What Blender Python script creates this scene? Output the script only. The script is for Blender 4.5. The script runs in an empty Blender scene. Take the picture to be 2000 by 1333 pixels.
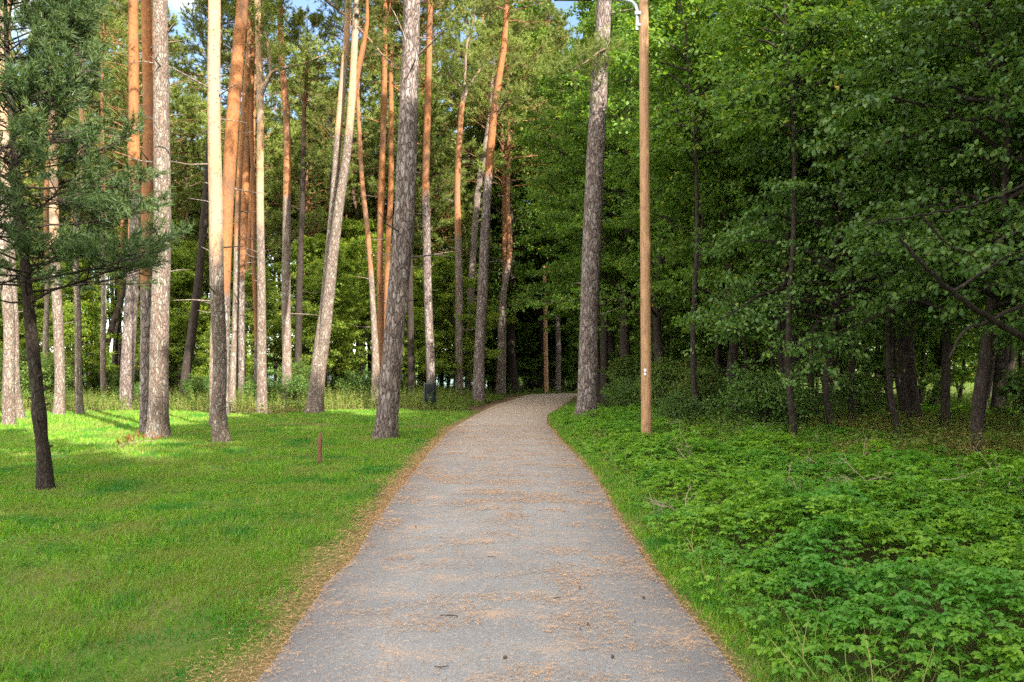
import bpy, math, random
import numpy as np
from math import radians, sin, cos, pi

# ------------------------------------------------------------------ camera, sky, sun, exposure
scene = bpy.context.scene
C = scene.collection
F = 1500.0            # focal length in photo pixels (photo is 2000 wide)
CAMZ = 1.6
cam_data = bpy.data.cameras.new("Camera")
cam = bpy.data.objects.new("Camera", cam_data)
C.objects.link(cam)
cam.location = (0, 0, CAMZ)
cam.rotation_euler = (radians(90), 0, 0)
cam_data.sensor_width = 36.0
cam_data.lens = 36.0 * F / 2000.0
cam_data.shift_y = (724 - 666.5) / 2000.0
cam_data.clip_start = 0.05
cam_data.clip_end = 3000
scene.camera = cam

SUN_AZ = radians(143.0)      # clockwise from +Y: behind the camera, to the right
SUN_EL = radians(36.0)
world = bpy.data.worlds.new("World")
scene.world = world
world.use_nodes = True
wn = world.node_tree
wn.nodes.clear()
w_out = wn.nodes.new("ShaderNodeOutputWorld")
w_bg = wn.nodes.new("ShaderNodeBackground")
w_sky = wn.nodes.new("ShaderNodeTexSky")
w_sky.sky_type = 'NISHITA'
w_sky.sun_disc = False
w_sky.sun_elevation = SUN_EL
w_sky.sun_rotation = SUN_AZ
w_sky.altitude = 50
w_sky.dust_density = 0.3
w_bg.inputs[1].default_value = 0.085
w_tc = wn.nodes.new("ShaderNodeTexCoord")
w_map = wn.nodes.new("ShaderNodeMapping")
w_map.inputs['Scale'].default_value = (1, 1, 2.2)
w_noise = wn.nodes.new("ShaderNodeTexNoise")
w_noise.inputs['Scale'].default_value = 2.6
w_noise.inputs['Detail'].default_value = 8
w_noise.inputs['Roughness'].default_value = 0.6
w_ramp = wn.nodes.new("ShaderNodeValToRGB")
w_ramp.color_ramp.elements[0].position = 0.40
w_ramp.color_ramp.elements[1].position = 0.56
w_mix = wn.nodes.new("ShaderNodeMixRGB")
w_mix.inputs[2].default_value = (14.5, 13.9, 13.0, 1)      # sunlit cloud
wn.links.new(w_tc.outputs['Generated'], w_map.inputs[0])
wn.links.new(w_map.outputs[0], w_noise.inputs['Vector'])
w_sep = wn.nodes.new("ShaderNodeSeparateXYZ")
wn.links.new(w_tc.outputs['Generated'], w_sep.inputs[0])
w_ma = wn.nodes.new("ShaderNodeMath"); w_ma.operation = 'MULTIPLY_ADD'; w_ma.inputs[1].default_value = -0.20
wn.links.new(w_sep.outputs['Y'], w_ma.inputs[0]); wn.links.new(w_noise.outputs[0], w_ma.inputs[2])
wn.links.new(w_ma.outputs[0], w_ramp.inputs[0])
wn.links.new(w_ramp.outputs[0], w_mix.inputs[0])
wn.links.new(w_sky.outputs[0], w_mix.inputs[1])
wn.links.new(w_mix.outputs[0], w_bg.inputs[0])
wn.links.new(w_bg.outputs[0], w_out.inputs[0])

sun_data = bpy.data.lights.new("Sun", 'SUN')
sun_data.energy = 4.6
sun_data.angle = radians(0.53)
sun_data.color = (1.0, 0.92, 0.78)
sun = bpy.data.objects.new("Sun", sun_data)
C.objects.link(sun)
sun.location = (0, 0, 60)
from mathutils import Vector
sdir = Vector((sin(SUN_AZ) * cos(SUN_EL), cos(SUN_AZ) * cos(SUN_EL), sin(SUN_EL)))
sun.rotation_euler = sdir.to_track_quat('Z', 'Y').to_euler()

scene.view_settings.view_transform = 'Standard'
scene.view_settings.look = 'None'
scene.view_settings.gamma = 1
scene.view_settings.use_curve_mapping = False
scene.view_settings.exposure = 2.05
scene.cycles.max_bounces = 7
scene.cycles.diffuse_bounces = 4
scene.cycles.glossy_bounces = 2
scene.cycles.transmission_bounces = 4
scene.cycles.caustics_reflective = False
scene.cycles.caustics_refractive = False
scene.cycles.sample_clamp_indirect = 4
scene.cycles.use_denoising = False

rng = np.random.default_rng(11)
random.seed(5)

# ------------------------------------------------------------------ helpers
def W(x, y_or_none, D, y=None):
    """photo pixel (x, y) at distance D -> world point"""
    return np.array([(x - 1000) * D / F, D, CAMZ - ((y if y is not None else y_or_none) - 724) * D / F])

def base_D(y):
    return F * CAMZ / (y - 724.0)

def mk(name, V, Fc, mat, parent=None, attrs=None, smooth=False):
    V = np.ascontiguousarray(V, dtype=np.float32)
    Fc = np.ascontiguousarray(Fc, dtype=np.int32)
    me = bpy.data.meshes.new(name)
    me.vertices.add(len(V))
    me.vertices.foreach_set('co', V.ravel())
    k = Fc.shape[1]
    me.loops.add(Fc.size)
    me.loops.foreach_set('vertex_index', Fc.ravel())
    me.polygons.add(len(Fc))
    me.polygons.foreach_set('loop_start', np.arange(0, Fc.size, k, dtype=np.int32))
    if smooth:
        me.polygons.foreach_set('use_smooth', np.ones(len(Fc), dtype=bool))
    me.update(calc_edges=True)
    for an, av in (attrs or {}).items():
        a = me.attributes.new(an, 'FLOAT', 'POINT')
        a.data.foreach_set('value', np.ascontiguousarray(av, dtype=np.float32))
    if mat is not None:
        me.materials.append(mat)
    o = bpy.data.objects.new(name, me)
    C.objects.link(o)
    if parent is not None:
        o.parent = parent
    return o

def tag(o, label=None, cat=None, group=None, kind=None):
    if label: o['label'] = label
    if cat: o['category'] = cat
    if group: o['group'] = group
    if kind: o['kind'] = kind
    return o

def thing(name, label, cat, loc=(0, 0, 0), rz=0.0, group=None, scale=None):
    o = bpy.data.objects.new(name, None)
    C.objects.link(o)
    o.empty_display_size = 0.3
    o.location = loc
    o.rotation_euler = (0, 0, rz)
    if scale is not None:
        o.scale = (scale,) * 3 if np.isscalar(scale) else scale
    return tag(o, label, cat, group)

def child(src, parent, loc=(0, 0, 0), rz=0.0, scale=None):
    """copy of a part that shares its mesh"""
    c = src.copy()
    C.objects.link(c)
    c.parent = parent
    c.location = loc
    c.rotation_euler = (0, 0, rz)
    if scale is not None:
        c.scale = (scale,) * 3 if np.isscalar(scale) else scale
    return c

def norm(a):
    return a / np.maximum(np.linalg.norm(a, axis=-1, keepdims=True), 1e-9)

def vnoise(x, y, seed=0):
    """smooth value noise 0..1"""
    xi = np.floor(x).astype(np.int64); yi = np.floor(y).astype(np.int64)
    xf = x - xi; yf = y - yi
    xf = xf * xf * (3 - 2 * xf); yf = yf * yf * (3 - 2 * yf)
    def h(a, b):
        n = (a * 374761393 + b * 668265263 + seed * 974634777) & 0x7fffffff
        n = ((n ^ (n >> 13)) * 1274126177) & 0x7fffffff
        return ((n ^ (n >> 16)) & 0xffff) / 65535.0
    return (h(xi, yi) * (1 - xf) + h(xi + 1, yi) * xf) * (1 - yf) + (h(xi, yi + 1) * (1 - xf) + h(xi + 1, yi + 1) * xf) * yf

def fbm(x, y, seed=0, oct=4):
    s = 0; a = 0.5; t = 0
    for k in range(oct):
        s = s + a * vnoise(x * 2 ** k, y * 2 ** k, seed + k * 17); t += a; a *= 0.5
    return s / t

def resample(P, R, step):
    """Catmull-Rom through the waypoints"""
    P = np.asarray(P, float); R = np.asarray(R, float)
    Q = np.vstack([2 * P[0] - P[1], P, 2 * P[-1] - P[-2]])
    out = []; ro = []
    for i in range(1, len(Q) - 2):
        n = max(1, int(np.linalg.norm(Q[i + 1] - Q[i]) / step))
        t = (np.arange(n) / n)[:, None]
        a, b, c, d = Q[i - 1], Q[i], Q[i + 1], Q[i + 2]
        out.append(0.5 * ((2 * b) + (-a + c) * t + (2 * a - 5 * b + 4 * c - d) * t ** 2 + (-a + 3 * b - 3 * c + d) * t ** 3))
        ro.append(R[i - 1] + (R[i] - R[i - 1]) * t[:, 0])
    out.append(P[-1:]); ro.append(R[-1:])
    return np.vstack(out), np.concatenate(ro)

class Tubes:
    """collects tubes into one mesh"""
    def __init__(self): self.V = []; self.Fc = []; self.n = 0; self.a = []
    def add(self, P, R, seg=6, rough=0.0, flare=0.0, seed=0, aval=None):
        P = np.asarray(P, float); R = np.asarray(R, float); n = len(P)
        T = norm(np.gradient(P, axis=0))
        ref = np.where(np.abs(T[:, 2:3]) > 0.9, np.array([[1., 0, 0]]), np.array([[0, 0, 1.]]))
        if abs(T[0, 2]) > 0.6: ref = np.tile(np.array([[1., 0, 0]]), (n, 1))
        U = norm(np.cross(ref, T)); Vv = np.cross(T, U)
        th = np.arange(seg) / seg * 2 * pi
        rad = np.repeat(R[:, None], seg, 1)
        if flare or rough:
            z = P[:, 2] - P[0, 2]
            lob = 0.5 + 0.5 * np.sin(th * 4 + seed) * np.cos(th * 2.3 + seed * 2)
            rad = rad * (1 + flare * np.exp(-z / 0.28)[:, None] * (0.55 + 0.8 * lob[None]))
            if rough:
                zz = np.repeat(z[:, None], seg, 1)
                ny = fbm(zz * 3.1 + seed * 7, np.cos(th)[None] * 2 + 10 + np.sin(th)[None] * 3 + zz * .3, seed, 3)
                ny2 = vnoise(zz * 9 + seed, (th[None] / (2 * pi) * seg / 3) + 0 * zz, seed + 5)
                rad = rad * (1 + rough * (ny - .5) * 2 + rough * .6 * (ny2 - .5))
        V = P[:, None] + rad[:, :, None] * (np.cos(th)[None, :, None] * U[:, None] + np.sin(th)[None, :, None] * Vv[:, None])
        i = np.arange(n - 1)[:, None] * seg; j = np.arange(seg)[None]; j2 = (j + 1) % seg
        Fc = np.stack([i + j, i + j2, i + seg + j2, i + seg + j], -1).reshape(-1, 4) + self.n
        self.V.append(V.reshape(-1, 3)); self.Fc.append(Fc); self.n += n * seg
        # close the end with a small cap
        cap = np.array([[self.n - seg, self.n - seg + 1, self.n - seg + 2 if seg > 2 else self.n - seg, self.n - 1]])
        if seg == 4 or seg == 3: pass
        if aval is not None: self.a.append(np.repeat(aval, seg))
        else: self.a.append(np.zeros(n * seg))
    def arrays(self): return np.vstack(self.V), np.vstack(self.Fc), np.concatenate(self.a)
    def build(self, name, mat, parent=None, smooth=True, attr='org'):
        V, Fc, a = self.arrays()
        return mk(name, V, Fc, mat, parent, {attr: a}, smooth)

# leaf outlines: x across, y along, z out of the leaf plane
LEAF4 = (np.array([[0, 0, 0], [.5, .45, .10], [0, 1, -.12], [-.5, .45, .10]]), np.array([[0, 1, 2], [0, 2, 3]]))
LEAF7 = (np.array([[0, 0, 0], [0, .5, -.02], [0, 1, -.16], [.42, .22, .08], [.44, .60, .06], [-.42, .22, .08], [-.44, .60, .06]]),
         np.array([[0, 3, 1], [3, 4, 1], [4, 2, 1], [0, 1, 5], [5, 1, 6], [6, 1, 2]]))
NEEDLE = (np.array([[-.5, 0, 0], [.5, 0, 0], [0, 1, 0]]), np.array([[0, 1, 2]]))

def stamp(tpl, P, D, N, L, Wd, rnd):
    tv, tf = tpl
    D = norm(D); S = norm(np.cross(D, N)); N = np.cross(S, D)
    L = np.asarray(L)[:, None, None]; Wd = np.asarray(Wd)[:, None, None]
    V = P[:, None] + tv[None, :, 0:1] * Wd * S[:, None] + tv[None, :, 1:2] * L * D[:, None] + tv[None, :, 2:3] * L * N[:, None]
    n, k = V.shape[:2]
    Fc = (tf[None] + (np.arange(n) * k)[:, None, None]).reshape(-1, 3)
    return V.reshape(-1, 3), Fc, np.repeat(rnd, k)

def join(parts):
    V = []; Fc = []; R = []; n = 0
    for v, f, r in parts:
        V.append(v); Fc.append(f + n); R.append(r); n += len(v)
    return np.vstack(V), np.vstack(Fc), np.concatenate(R)

# ------------------------------------------------------------------ materials
def newmat(name):
    m = bpy.data.materials.new(name); m.use_nodes = True
    nt = m.node_tree; nt.nodes.clear()
    out = nt.nodes.new('ShaderNodeOutputMaterial')
    b = nt.nodes.new('ShaderNodeBsdfPrincipled')
    nt.links.new(b.outputs[0], out.inputs[0])
    return m, nt, b, out

def N_(nt, t, **kw):
    n = nt.nodes.new(t)
    for k, v in kw.items():
        if k.startswith('in_'): n.inputs[k[3:].replace('_', ' ')].default_value = v
        else: setattr(n, k, v)
    return n

def mixc(nt, fac, a, b, blend='MIX'):
    n = nt.nodes.new('ShaderNodeMixRGB'); n.blend_type = blend
    for i, v in enumerate((fac, a, b)):
        if isinstance(v, bpy.types.NodeSocket): nt.links.new(v, n.inputs[i])
        elif i == 0: n.inputs[0].default_value = v
        else: n.inputs[i].default_value = (*v, 1)
    return n.outputs[0]

def ramp(nt, src, p0, p1, c0=(0, 0, 0), c1=(1, 1, 1)):
    r = nt.nodes.new('ShaderNodeValToRGB')
    r.color_ramp.elements[0].position = p0; r.color_ramp.elements[1].position = p1
    r.color_ramp.elements[0].color = (*c0, 1); r.color_ramp.elements[1].color = (*c1, 1)
    nt.links.new(src, r.inputs[0])
    return r.outputs[0]

def noise(nt, scale, detail=4, vec=None, rough=.55):
    n = N_(nt, 'ShaderNodeTexNoise'); n.inputs['Scale'].default_value = scale
    n.inputs['Detail'].default_value = detail; n.inputs['Roughness'].default_value = rough
    if vec is not None: nt.links.new(vec, n.inputs['Vector'])
    return n.outputs[0]

def attr(nt, name):
    return N_(nt, 'ShaderNodeAttribute', attribute_name=name).outputs['Fac']

def leaf_mat(name, c0, c1, odd=(0.30, 0.26, 0.04), oddp=0.96, trans=0.4, rough=.5, spec=.22, patch=None, pscale=.25):
    m, nt, b, out = newmat(name)
    r = attr(nt, 'rnd')
    col = mixc(nt, r, c0, c1)
    col = mixc(nt, ramp(nt, r, oddp, min(1, oddp + .02)), col, odd)
    if name == 'lawn_grass':
        g2 = N_(nt, 'ShaderNodeNewGeometry')
        col = mixc(nt, ramp(nt, noise(nt, .8, 4, g2.outputs['Position'], .7), .50, .62), col, (.036, .17, .020))
    info = N_(nt, 'ShaderNodeObjectInfo')
    if patch is not None:
        geo = N_(nt, 'ShaderNodeNewGeometry')
        col = mixc(nt, ramp(nt, noise(nt, pscale, 4, geo.outputs['Position'], .65), .46, .64), col, patch)
    hsv = N_(nt, 'ShaderNodeHueSaturation')
    mr = N_(nt, 'ShaderNodeMapRange'); mr.inputs['To Min'].default_value = .8; mr.inputs['To Max'].default_value = 1.25
    nt.links.new(info.outputs['Random'], mr.inputs['Value'])
    nt.links.new(mr.outputs[0], hsv.inputs['Value']); nt.links.new(col, hsv.inputs['Color'])
    col = hsv.outputs[0]
    nt.links.new(col, b.inputs['Base Color'])
    b.inputs['Roughness'].default_value = rough
    b.inputs['Specular IOR Level'].default_value = spec
    if trans > 0:
        t = N_(nt, 'ShaderNodeBsdfTranslucent')
        tc = mixc(nt, 1.0, col, (1.5, 1.5, .6), 'MULTIPLY')
        nt.links.new(tc, t.inputs[0])
        mx = N_(nt, 'ShaderNodeMixShader'); mx.inputs[0].default_value = trans
        nt.links.new(b.outputs[0], mx.inputs[1]); nt.links.new(t.outputs[0], mx.inputs[2])
        nt.links.new(mx.outputs[0], out.inputs[0])
    return m

def bark_mat(name, plate, fissure, orange, scale=13.0, bump=.9, zs=.32, lichen=(.42, .42, .36)):
    m, nt, b, out = newmat(name)
    tc = N_(nt, 'ShaderNodeTexCoord')
    mp = N_(nt, 'ShaderNodeMapping'); mp.inputs['Scale'].default_value = (1, 1, zs)
    nt.links.new(tc.outputs['Object'], mp.inputs[0])
    # warp
    wz = N_(nt, 'ShaderNodeTexNoise'); wz.inputs['Scale'].default_value = 6
    nt.links.new(mp.outputs[0], wz.inputs['Vector'])
    ad = N_(nt, 'ShaderNodeVectorMath', operation='MULTIPLY_ADD')
    ad.inputs[1].default_value = (.20, .20, .16)
    nt.links.new(wz.outputs['Color'], ad.inputs[0]); nt.links.new(mp.outputs[0], ad.inputs[2])
    vo = N_(nt, 'ShaderNodeTexVoronoi', feature='DISTANCE_TO_EDGE'); vo.inputs['Scale'].default_value = scale
    nt.links.new(ad.outputs[0], vo.inputs['Vector'])
    vc = N_(nt, 'ShaderNodeTexVoronoi'); vc.inputs['Scale'].default_value = scale
    nt.links.new(ad.outputs[0], vc.inputs['Vector'])
    fz = N_(nt, 'ShaderNodeTexVoronoi', feature='DISTANCE_TO_EDGE'); fz.inputs['Scale'].default_value = scale * 2.0
    nt.links.new(ad.outputs[0], fz.inputs['Vector'])
    edge = mixc(nt, .38, ramp(nt, vo.outputs['Distance'], .0, .20), ramp(nt, fz.outputs['Distance'], .0, .25))
    fine = noise(nt, 55, 4, mp.outputs[0], .7)
    big = noise(nt, 1.6, 3, tc.outputs['Object'])
    pl = mixc(nt, ramp(nt, fine, .35, .68), tuple(c * .62 for c in plate), tuple(min(1, c * 1.25) for c in plate))
    pl = mixc(nt, ramp(nt, vc.outputs['Color'], .35, .85), pl, tuple(min(1, c * 1.12) for c in lichen))
    mxh = mixc(nt, .45, pl, mixc(nt, ramp(nt, fine, .3, .7), tuple(c * .7 for c in plate), plate))
    lower = mixc(nt, edge, fissure, mxh)
    # thin flaky orange bark of the upper stem
    fl = noise(nt, 26, 5, mp.outputs[0], .7)
    oc = mixc(nt, ramp(nt, fl, .36, .62), tuple(c * .5 for c in orange), orange)
    oc = mixc(nt, ramp(nt, noise(nt, 9, 2, tc.outputs['Object']), .60, .70), oc, tuple(c * .35 for c in orange))
    oc = mixc(nt, ramp(nt, noise(nt, 2.2, 5, mp.outputs[0], .65), .42, .62), oc, (orange[0] * .48, orange[1] * .62, orange[2] * .9))  # broad dark mottling imitates patches of shade on the orange stem
    sp = N_(nt, 'ShaderNodeTexVoronoi'); sp.inputs['Scale'].default_value = 9
    nt.links.new(tc.outputs['Object'], sp.inputs['Vector'])
    oc = mixc(nt, ramp(nt, sp.outputs['Distance'], .10, .16), (.06, .04, .03), oc)
    og = attr(nt, 'org')
    ogn = N_(nt, 'ShaderNodeMath', operation='MULTIPLY_ADD'); ogn.inputs[1].default_value = .5
    sb = N_(nt, 'ShaderNodeMath', operation='SUBTRACT'); sb.inputs[1].default_value = .5
    nt.links.new(noise(nt, 4, 4, mp.outputs[0]), sb.inputs[0]); nt.links.new(sb.outputs[0], ogn.inputs[0])
    nt.links.new(og, ogn.inputs[2])
    f = ramp(nt, ogn.outputs[0], .38, .62)
    col = mixc(nt, f, lower, oc)
    col = mixc(nt, ramp(nt, big, .3, .7), mixc(nt, 1, col, (.80, .80, .82), 'MULTIPLY'), col)
    nt.links.new(col, b.inputs['Base Color'])
    b.inputs['Roughness'].default_value = .9
    b.inputs['Specular IOR Level'].default_value = .15
    hm = N_(nt, 'ShaderNodeMixRGB'); nt.links.new(f, hm.inputs[0])
    ed2 = mixc(nt, .25, edge, fine)
    nt.links.new(ed2, hm.inputs[1]); fl2 = mixc(nt, .7, (0.6, .6, .6), fl); nt.links.new(fl2, hm.inputs[2])
    bp = N_(nt, 'ShaderNodeBump'); bp.inputs['Strength'].default_value = bump; bp.inputs['Distance'].default_value = .025
    nt.links.new(hm.outputs[0], bp.inputs['Height']); nt.links.new(bp.outputs[0], b.inputs['Normal'])
    return m

M_bark = bark_mat('pine_bark', (.235, .18, .16), (.022, .016, .014), (.36, .15, .06), scale=13, lichen=(.42, .37, .35))
M_bark_pale = bark_mat('pine_bark_pale', (.265, .19, .155), (.05, .036, .03), (.56, .33, .18), scale=22)  # upper bark colour lightened to imitate strong sun on the stems
M_bark_dark = bark_mat('dark_bark', (.062, .045, .037), (.022, .016, .013), (.16, .085, .045), scale=24, lichen=(.085, .08, .065))
M_bark_far = bark_mat('distant_pine_bark', (.23, .165, .135), (.11, .078, .06), (.40, .18, .08), scale=16)
M_bark_leafy = bark_mat('broadleaf_bark', (.13, .115, .09), (.05, .042, .034), (.2, .16, .11), scale=22, zs=.2)
M_needles = leaf_mat('pine_needles', (.085, .125, .028), (.20, .235, .055), odd=(.20, .17, .05), oddp=.95, trans=.25)
M_needles_dark = leaf_mat('young_pine_needles', (.026, .058, .022), (.085, .125, .040), odd=(.16, .11, .04), oddp=.97, trans=.2)
M_leaf_sunlit = leaf_mat('sunlit_broadleaf', (.09, .155, .022), (.21, .27, .045), odd=(.42, .34, .05), oddp=.96, trans=.55)  # lighter leaf colour imitates sunshine on the background trees
M_leaf = leaf_mat('broadleaf', (.055, .13, .020), (.155, .24, .042), odd=(.32, .26, .03), oddp=.975, trans=.42)
M_leaf_near = leaf_mat('hazel_leaf', (.040, .102, .022), (.115, .19, .040), odd=(.20, .20, .03), oddp=.985, trans=.36, rough=.42, spec=.3)
M_leaf_bush = leaf_mat('bush_leaf', (.050, .11, .024), (.14, .20, .045), odd=(.28, .20, .06), oddp=.95, trans=.4)
M_cover = leaf_mat('ground_cover_leaf', (.06, .175, .016), (.21, .37, .034), odd=(.42, .38, .05), oddp=.97, trans=.42, rough=.45, spec=.25,
                   patch=(.075, .225, .030), pscale=.7)
M_grass = leaf_mat('lawn_grass', (.050, .155, .012), (.20, .37, .030), odd=(.36, .27, .10), oddp=.93, trans=.4, rough=.5, spec=.25,
                   patch=(.17, .22, .045), pscale=1.1)
M_weeds = leaf_mat('weed_leaf', (.06, .13, .022), (.17, .24, .045), odd=(.36, .30, .13), oddp=.90, trans=.42)
M_dryweed = leaf_mat('half_dry_weed', (.085, .12, .030), (.24, .20, .07), odd=(.34, .20, .08), oddp=.85, trans=.35)
M_dry = leaf_mat('dry_needles', (.34, .17, .07), (.68, .42, .22), odd=(.20, .09, .04), oddp=.93, trans=0, rough=.8, spec=.1)
M_brownleaf = leaf_mat('brown_foliage', (.22, .08, .035), (.34, .15, .06), odd=(.12, .05, .03), oddp=.9, trans=.2)

def asphalt():
    m, nt, b, out = newmat('worn_asphalt')
    geo = N_(nt, 'ShaderNodeNewGeometry'); P = geo.outputs['Position']
    f = noise(nt, 160, 3, P, .8)
    col = mixc(nt, ramp(nt, f, .3, .7), (.106, .102, .102), (.385, .370, .360))
    vo = N_(nt, 'ShaderNodeTexVoronoi'); vo.inputs['Scale'].default_value = 90; nt.links.new(P, vo.inputs['Vector'])
    col = mixc(nt, ramp(nt, vo.outputs['Color'], .80, .86), col, (.34, .33, .32))
    col = mixc(nt, ramp(nt, noise(nt, .9, 5, P), .35, .7), mixc(nt, 1, col, (.82, .82, .84), 'MULTIPLY'), col)
    col = mixc(nt, attr(nt, 'wear'), mixc(nt, 1, col, (.66, .64, .64), 'MULTIPLY'), col)
    # dust of crushed needles
    d = N_(nt, 'ShaderNodeMapping'); d.inputs['Scale'].default_value = (.75, 1.0, 1); nt.links.new(P, d.inputs[0])
    n1 = noise(nt, 3.2, 6, d.outputs[0], .7); n2 = noise(nt, 75, 3, P, .75)
    mul = N_(nt, 'ShaderNodeMath', operation='MULTIPLY'); nt.links.new(n1, mul.inputs[0]); nt.links.new(n2, mul.inputs[1])
    col = mixc(nt, ramp(nt, mul.outputs[0], .29, .40), col, (.48, .31, .19))
    # the needle dust grows with the worn litter measured along the path
    lit = attr(nt, 'litter')
    mul2 = N_(nt, 'ShaderNodeMath', operation='MULTIPLY'); nt.links.new(lit, mul2.inputs[0]); nt.links.new(ramp(nt, n2, .3, .6), mul2.inputs[1])
    col = mixc(nt, mul2.outputs[0], col, (.50, .33, .20))
    nt.links.new(col, b.inputs['Base Color'])
    b.inputs['Roughness'].default_value = .85; b.inputs['Specular IOR Level'].default_value = .25
    bp = N_(nt, 'ShaderNodeBump'); bp.inputs['Strength'].default_value = .35; bp.inputs['Distance'].default_value = .006
    nt.links.new(f, bp.inputs['Height']); nt.links.new(bp.outputs[0], b.inputs['Normal'])
    return m

def ground_mat():
    m, nt, b, out = newmat('forest_ground')
    geo = N_(nt, 'ShaderNodeNewGeometry'); P = geo.outputs['Position']
    f = noise(nt, 30, 5, P, .7); f2 = noise(nt, 120, 3, P, .7)
    soil = mixc(nt, ramp(nt, f, .3, .7), (.045, .032, .02), (.12, .085, .05))
    soil = mixc(nt, ramp(nt, f2, .55, .7), soil, (.20, .13, .07))
    lawn = mixc(nt, ramp(nt, f2, .3, .7), (.045, .085, .014), (.13, .19, .03))
    lawn = mixc(nt, ramp(nt, noise(nt, .45, 5, P, .65), .46, .66), lawn, (.15, .13, .05))
    litter = mixc(nt, ramp(nt, f2, .3, .7), (.11, .07, .038), (.28, .17, .09))
    col = mixc(nt, attr(nt, 'lawn'), soil, lawn)
    col = mixc(nt, attr(nt, 'litter'), col, litter)
    nt.links.new(col, b.inputs['Base Color']); b.inputs['Roughness'].default_value = .95
    b.inputs['Specular IOR Level'].default_value = .1
    bp = N_(nt, 'ShaderNodeBump'); bp.inputs['Strength'].default_value = .6; bp.inputs['Distance'].default_value = .03
    nt.links.new(f, bp.inputs['Height']); nt.links.new(bp.outputs[0], b.inputs['Normal'])
    return m

def plain(name, col, rough=.6, metal=0, var=.25, scale=20, spec=.4):
    m, nt, b, out = newmat(name)
    tc = N_(nt, 'ShaderNodeTexCoord')
    c = mixc(nt, ramp(nt, noise(nt, scale, 4, tc.outputs['Object'], .65), .3, .7), tuple(x * (1 - var) for x in col), tuple(min(1, x * (1 + var)) for x in col))
    nt.links.new(c, b.inputs['Base Color']); b.inputs['Roughness'].default_value = rough
    b.inputs['Metallic'].default_value = metal; b.inputs['Specular IOR Level'].default_value = spec
    return m

def wood_pole_mat():
    m, nt, b, out = newmat('pole_wood')
    tc = N_(nt, 'ShaderNodeTexCoord')
    mp = N_(nt, 'ShaderNodeMapping'); mp.inputs['Scale'].default_value = (1, 1, .05)
    nt.links.new(tc.outputs['Object'], mp.inputs[0])
    g = noise(nt, 60, 5, mp.outputs[0], .7)
    mp2 = N_(nt, 'ShaderNodeMapping'); mp2.inputs['Scale'].default_value = (1, 1, .35)
    nt.links.new(tc.outputs['Object'], mp2.inputs[0])
    k = noise(nt, 11, 4, mp2.outputs[0], .7)
    col = mixc(nt, ramp(nt, g, .32, .68), (.20, .10, .05), (.44, .26, .13))
    col = mixc(nt, ramp(nt, k, .52, .72), col, (.17, .08, .04))
    vo = N_(nt, 'ShaderNodeTexVoronoi'); vo.inputs['Scale'].default_value = 3.2; nt.links.new(mp2.outputs[0], vo.inputs['Vector'])
    col = mixc(nt, ramp(nt, vo.outputs['Distance'], .07, .13), (.16, .075, .035), col)
    nt.links.new(col, b.inputs['Base Color']); b.inputs['Roughness'].default_value = .75
    bp = N_(nt, 'ShaderNodeBump'); bp.inputs['Strength'].default_value = .5; bp.inputs['Distance'].default_value = .008
    nt.links.new(g, bp.inputs['Height']); nt.links.new(bp.outputs[0], b.inputs['Normal'])
    return m

M_asphalt = asphalt(); M_ground = ground_mat(); M_pole = wood_pole_mat()
M_galv = plain('galvanised_steel', (.50, .58, .66), .45, .6, .12)
M_lamp = plain('dark_lamp_housing', (.055, .055, .05), .5)
M_glass = plain('lamp_lens', (.35, .36, .34), .25)
M_bin = plain('bin_plastic', (.012, .022, .025), .45, 0, .2)
M_binrim = plain('bin_frame', (.045, .05, .045), .55, .3)
M_hole = plain('bin_opening_shade', (.008, .009, .010), .9)
M_stake = plain('red_stake_paint', (.15, .058, .042), .8, 0, .5, 40)
M_staketop = plain('stake_tip', (.10, .045, .04), .8)
M_tag = plain('white_plate', (.75, .76, .78), .4)
M_twig = plain('dead_twig', (.27, .21, .15), .9, 0, .3)
M_stick = plain('dark_stick', (.045, .033, .028), .9, 0, .3)
M_cone = plain('pine_cone', (.10, .06, .035), .85, 0, .4)

# ------------------------------------------------------------------ path geometry
L_px = [(505, 1333), (584, 1218), (636, 1147), (695, 1085), (727, 1030), (773, 965), (812, 920), (837, 885), (879, 840), (931, 810), (969, 791), (1000, 782), (1020, 774.5)]
R_px = [(1432, 1313), (1390, 1257), (1351, 1209), (1309, 1160), (1276, 1121), (1240, 1062), (1208, 1014), (1182, 965), (1160, 934), (1130, 896), (1096, 863), (1068, 829), (1070, 810), (1090, 799), (1108, 786), (1121, 778)]
def edge_xy(px):
    D = np.array([base_D(y) for x, y in px]); X = np.array([(x - 1000) * d / F for (x, y), d in zip(px, D)])
    D = np.concatenate([[-40], D]); X = np.concatenate([[X[0]], X])
    return D, X
LD, LX = edge_xy(L_px); RD, RX = edge_xy(R_px)
XL = lambda d: np.interp(d, LD, LX)
XR = lambda d: np.interp(d, RD, RX)
TURN = [((1.0, 50.2), (3.75, 46.3)), ((2.6, 52.8), (5.2, 48.6)), ((6, 55), (7.6, 51.2)), ((12, 57), (12.5, 53.6)), ((30, 58), (30, 54.8)), ((80, 60), (80, 57))]

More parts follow.
